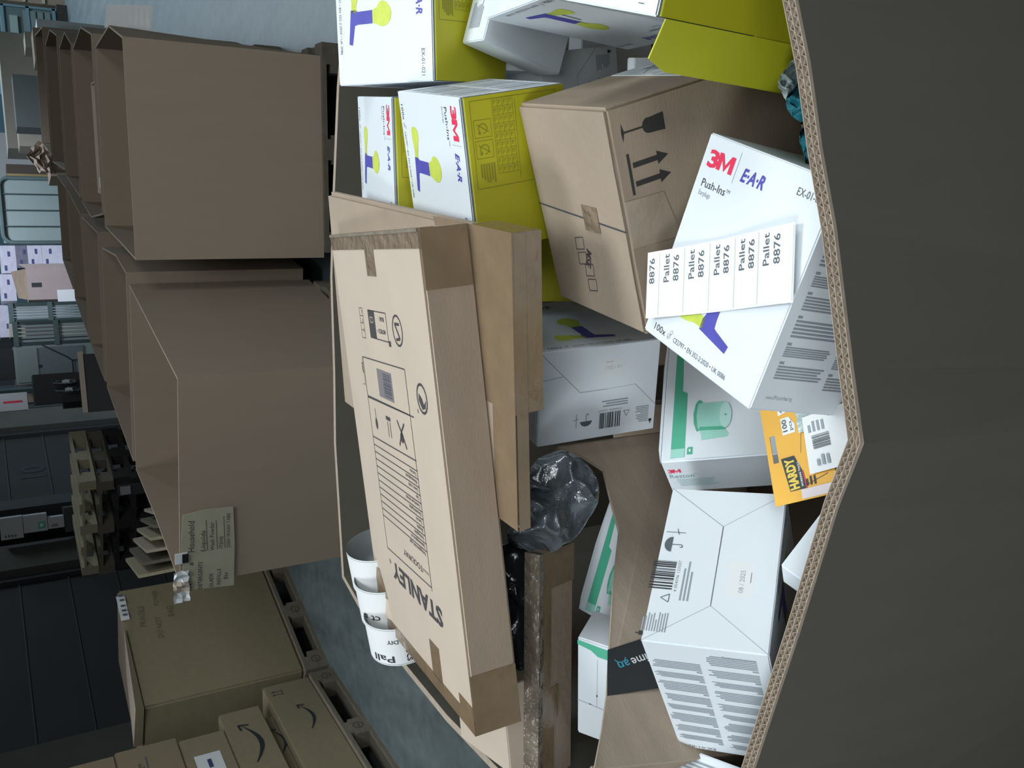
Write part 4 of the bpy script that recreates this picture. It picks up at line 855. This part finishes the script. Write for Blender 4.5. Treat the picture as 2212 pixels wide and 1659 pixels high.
blob('clear_wrap', 'clear crinkled plastic wrap above the teal bag', 'wrap', (.252, .658, -.742), [(-.022, -.030), (-.012, -.048), (.012, -.05), (.012, -.01), (-.004, .0), (-.016, -.01)], .012, CLEARP, 6, .010, res=36, fold=50)

# ------------------------------------------------------------------ orange header card with bagged goods
x_ = Vector((.955, .248, -.15)).normalized(); y_ = Vector((-.2, .98, .10)); y_ = (y_ - x_ * y_.dot(x_)).normalized(); n_ = x_.cross(y_); M = Matrix((x_, y_, n_)).transposed().to_4x4(); M.translation = P3(-.16, .736, -.731)
r = empty('header_card', 'orange HARDY header card lying between the white cartons at the near rim', 'card', M)
b = MB(); out = [(0, -.085), (.16, -.075), (.16, 0), (.0, 0)]; slotp = [(.046, -.0075), (.052, -.0065), (.058, -.0085), (.062, -.0075), (.072, -.0065), (.0765, -.0095), (.072, -.0145), (.064, -.0135), (.060, -.0145), (.052, -.0145), (.046, -.0125)]
# card built as a frame round the hanging slot
L1 = [(0, 0), (.046, 0), (.046, -.02), (0, -.02)]; 
for q in ([(0, -.02), (.16, -.02), (.16, -.078), (0, -.085)][::-1], L1[::-1], [(.0765, 0), (.16, 0), (.16, -.02), (.0765, -.02)][::-1], [(.046, 0), (.0765, 0), (.0765, -.0070), (.046, -.0070)][::-1], [(.046, -.0145), (.0765, -.0145), (.0765, -.02), (.046, -.02)][::-1]):
    b.prism([(x, y, -.0008) for x, y in q], [(x, y, 0) for x, y in q], ORNG)
f = Face(b, (0, 0, 0), (1, 0, 0), (0, 1, 0), .0004)
f.poly([(.012, -.0235), (.049, -.018), (.049, -.036), (.030, -.044), (.012, -.046)], mat('badge_dark', 0, .6, lin=(.035, .05, .05))); f.line((.012, -.046), (.031, -.044), .001, RED, 2)
f.text('HARDY', .0135, -.0365, .0165, mat('badge_yellow', 0, .6, lin=(.75, .55, .10)), width=.034, rot=4, bold=.05, l=2); f.text('WORKING TOOLS', .0145, -.0425, .0038, WHITE2, width=.027, rot=3, bold=.02, l=2)
f.poly([(.0735, -.026), (.092, -.026), (.092, -.0375), (.0825, -.044), (.0735, -.043)], WHITE2); f.text('100', .0765, -.0335, .0088, MINK, width=.0135, bold=.02, l=2); f.text('pcs.', .0765, -.0405, .0065, MINK, width=.012, l=2)
f.poly([(.096, -.024), (.125, -.024), (.125, -.042), (.098, -.037)], WHITE2); f.text('4 mm', .098, -.031, .006, MINK, l=2); f.line((.098, -.037), (.112, -.045), .0008, MINK, 2)
f.rect(.0015, -.083, .0115, -.038, mat('pinkish_white', 0, .5, lin=(.70, .62, .64)), 2); f.line((.015, -.045), (.022, -.075), .0007, KINK); f.lines(.014, -.06, .024, -.045, 3, KINK)
f.line((.05, -.0455), (.075, -.051), .0004, KINK, 1); b.build('card', r)
b = MB(); 
for i in range(8):
    for j in range(5):
        g = lambda i, j: (.07 + .006 * i, -.05 - .011 * j, .004 + .004 * noise.noise(Vector((i * .9, j * .9, 2))))
        b.poly([g(i, j), g(i, j + 1), g(i + 1, j + 1), g(i + 1, j)], CLEARP)
b.build('clear_pouch', r, smooth=True)
b = MB(); b.prism([(.024, -.118, .006), (.086, -.120, .006), (.084, -.060, .0065), (.024, -.056, .0045)], [(.024, -.118, .0066), (.086, -.120, .0066), (.084, -.060, .0071), (.024, -.056, .0051)], WHITE2)
f = Face(b, (0, 0, .0072), (1, 0, 0), (0, 1, 0), .0003); f.bars(.048, -.090, .062, -.068, MINK, 1, seed=4, n=16); f.lines(.066, -.087, .08, -.064, 4, GINK); f.lines(.03, -.087, .042, -.068, 3, GINK); b.build('barcode_sticker', r)

# ------------------------------------------------------------------ small pieces in the gaps
def plain(label, O, wv, hv, W, H, D, mats, name='small_carton', draw=None):
    r = empty(name, label, 'box', frame(O, wv, hv)); b = boxmesh(W, H, D, mats, .0015)
    if draw: draw(faces_of(b, W, H, D))
    b.build('body', r); return r
plain('small blank white carton in the dark gap beside the near rim', (-.231, .705, -.700), (-0.566, -0.755, -0.33), (0.465, -0.623, 0.629), .07, .06, .10, {'*': WHITE})
plain('white carton with slanted text columns under the carton dated 08 / 2025', (-.585, .905, -.615), (-0.146, -0.929, -0.341), (0.834, 0.07, -0.547), .22, .149, .12, {'*': WHITE}, draw=lambda F: (F['F'].lines(.01, .085, .09, .14, 12, GINK), F['F'].lines(.1, .075, .2, .135, 12, GINK), F['F'].lines(.02, .01, .12, .06, 10, GINK)))
plain('white carton wedged between the standing earplug carton and the far right one', (.487, 1.125, -.642), (.93, -.25, -.25), (.26, .96, .06), .16, .06, .14, {'*': WHITE}, draw=lambda F: F['F'].lines(.02, .02, .06, .05, 8, GINK))
plain('bluish white carton with grey text, low behind the plain white earplug carton', (.47, 1.17, -.80), (.95, -.28, .0), (.2, .6, .77), .16, .10, .08, {'*': WHITE}, draw=lambda F: F['F'].lines(.01, .02, .05, .09, 14, GINK))
plain('narrow white and yellow carton glimpsed beside the label pouch of the brown carton', (.475, 1.10, -.875), (-.92, .33, -.1), (-.20, -.60, .3), .05, .05, .12, {'*': WHITE, 'Bo': YEL, 'L': YEL})
plain('plain white carton lying deep at the far right of the bin', (.45, 1.30, -.92), (.96, -.2, 0), (.2, .96, 0), .30, .24, .15, {'*': WHITE})
plain('yellow and white carton in the dark gap beside the taped flat carton', (.115, 1.17, -.86), (.97, -.2, 0), (0, .3, .95), .13, .135, .06, {'*': YEL, 'T': WHITE, 'L': WHITE}, draw=None)
plain('pale kraft carton showing at the lower left end of the long printed carton', (-.43, 1.17, -.60), (.05, 1, 0), (-1, .05, -.03), .16, .13, .08, {'*': PALEK})

# ------------------------------------------------------------------ curled strips of wide labels at the far left corner
axr = Vector((.93, -.30, .20)).normalized(); ur = Vector((0, 0, 1)); ur = (ur - axr * ur.dot(axr)).normalized(); vr = axr.cross(ur)
def roll(label, c, R, L, txt):
    M = Matrix((axr, vr, ur)).transposed().to_4x4(); M.translation = P3(*c); r = empty('label_roll', label, 'label roll', M, 'curled label strips by the far rim'); b = MB()
    def wp(x, y, o): a = y / R; return Vector((x, -math.sin(a) * (R + o), math.cos(a) * (R + o)))
    n = 56
    for k in range(n):
        y0, y1 = 2 * math.pi * R * k / n, 2 * math.pi * R * (k + 1) / n
        b.poly([wp(0, y0, 0), wp(L, y0, 0), wp(L, y1, 0), wp(0, y1, 0)], WHITE2); b.poly([wp(0, y1, -.0006), wp(L, y1, -.0006), wp(L, y0, -.0006), wp(0, y0, -.0006)], mat('backing_grey', 0, .5, lin=(.40, .43, .44)))
        for x in (.0025, L - .0025):
            b.poly([wp(x - .0004, y0, .0004), wp(x + .0004, y0, .0004), wp(x + .0004, y1, .0004), wp(x - .0004, y1, .0004)], GINK)
    b.build('coiled_strip', r)
    q = MB(); f = Face(q, (0, 0, 0), (1, 0, 0), (0, 1, 0), .0006, warp=wp)
    for t, x, a, s, wd, rt in txt: f.text(t, x, a * R, s, INK, width=wd, rot=rt, bold=.01)
    f.line((.003, 4.75 * R), (L - .003, 4.75 * R), .0006, GINK)
    q.build('lettering', r)
FLD = math.pi / 2
roll('curled white label strip lettered DIY, by the far corner of the bin', (-.438, 1.519, -.593), .058, .074, [('DIY', .052, 5.15, .011, .020, 90), ('stocs', .047, 4.98, .019, .040, 180), ('Pall', .020, 5.35, .019, .040, 90), ('16', .016, 4.25, .022, .026, 90)])
roll('middle one of the three curled white label strips', (-.383, 1.545, -.591), .058, .078, [('ct s', .030, 5.45, .018, .034, 90)])
roll('curled white label strip farthest from the one lettered DIY', (-.328, 1.568, -.589), .058, .074, [])
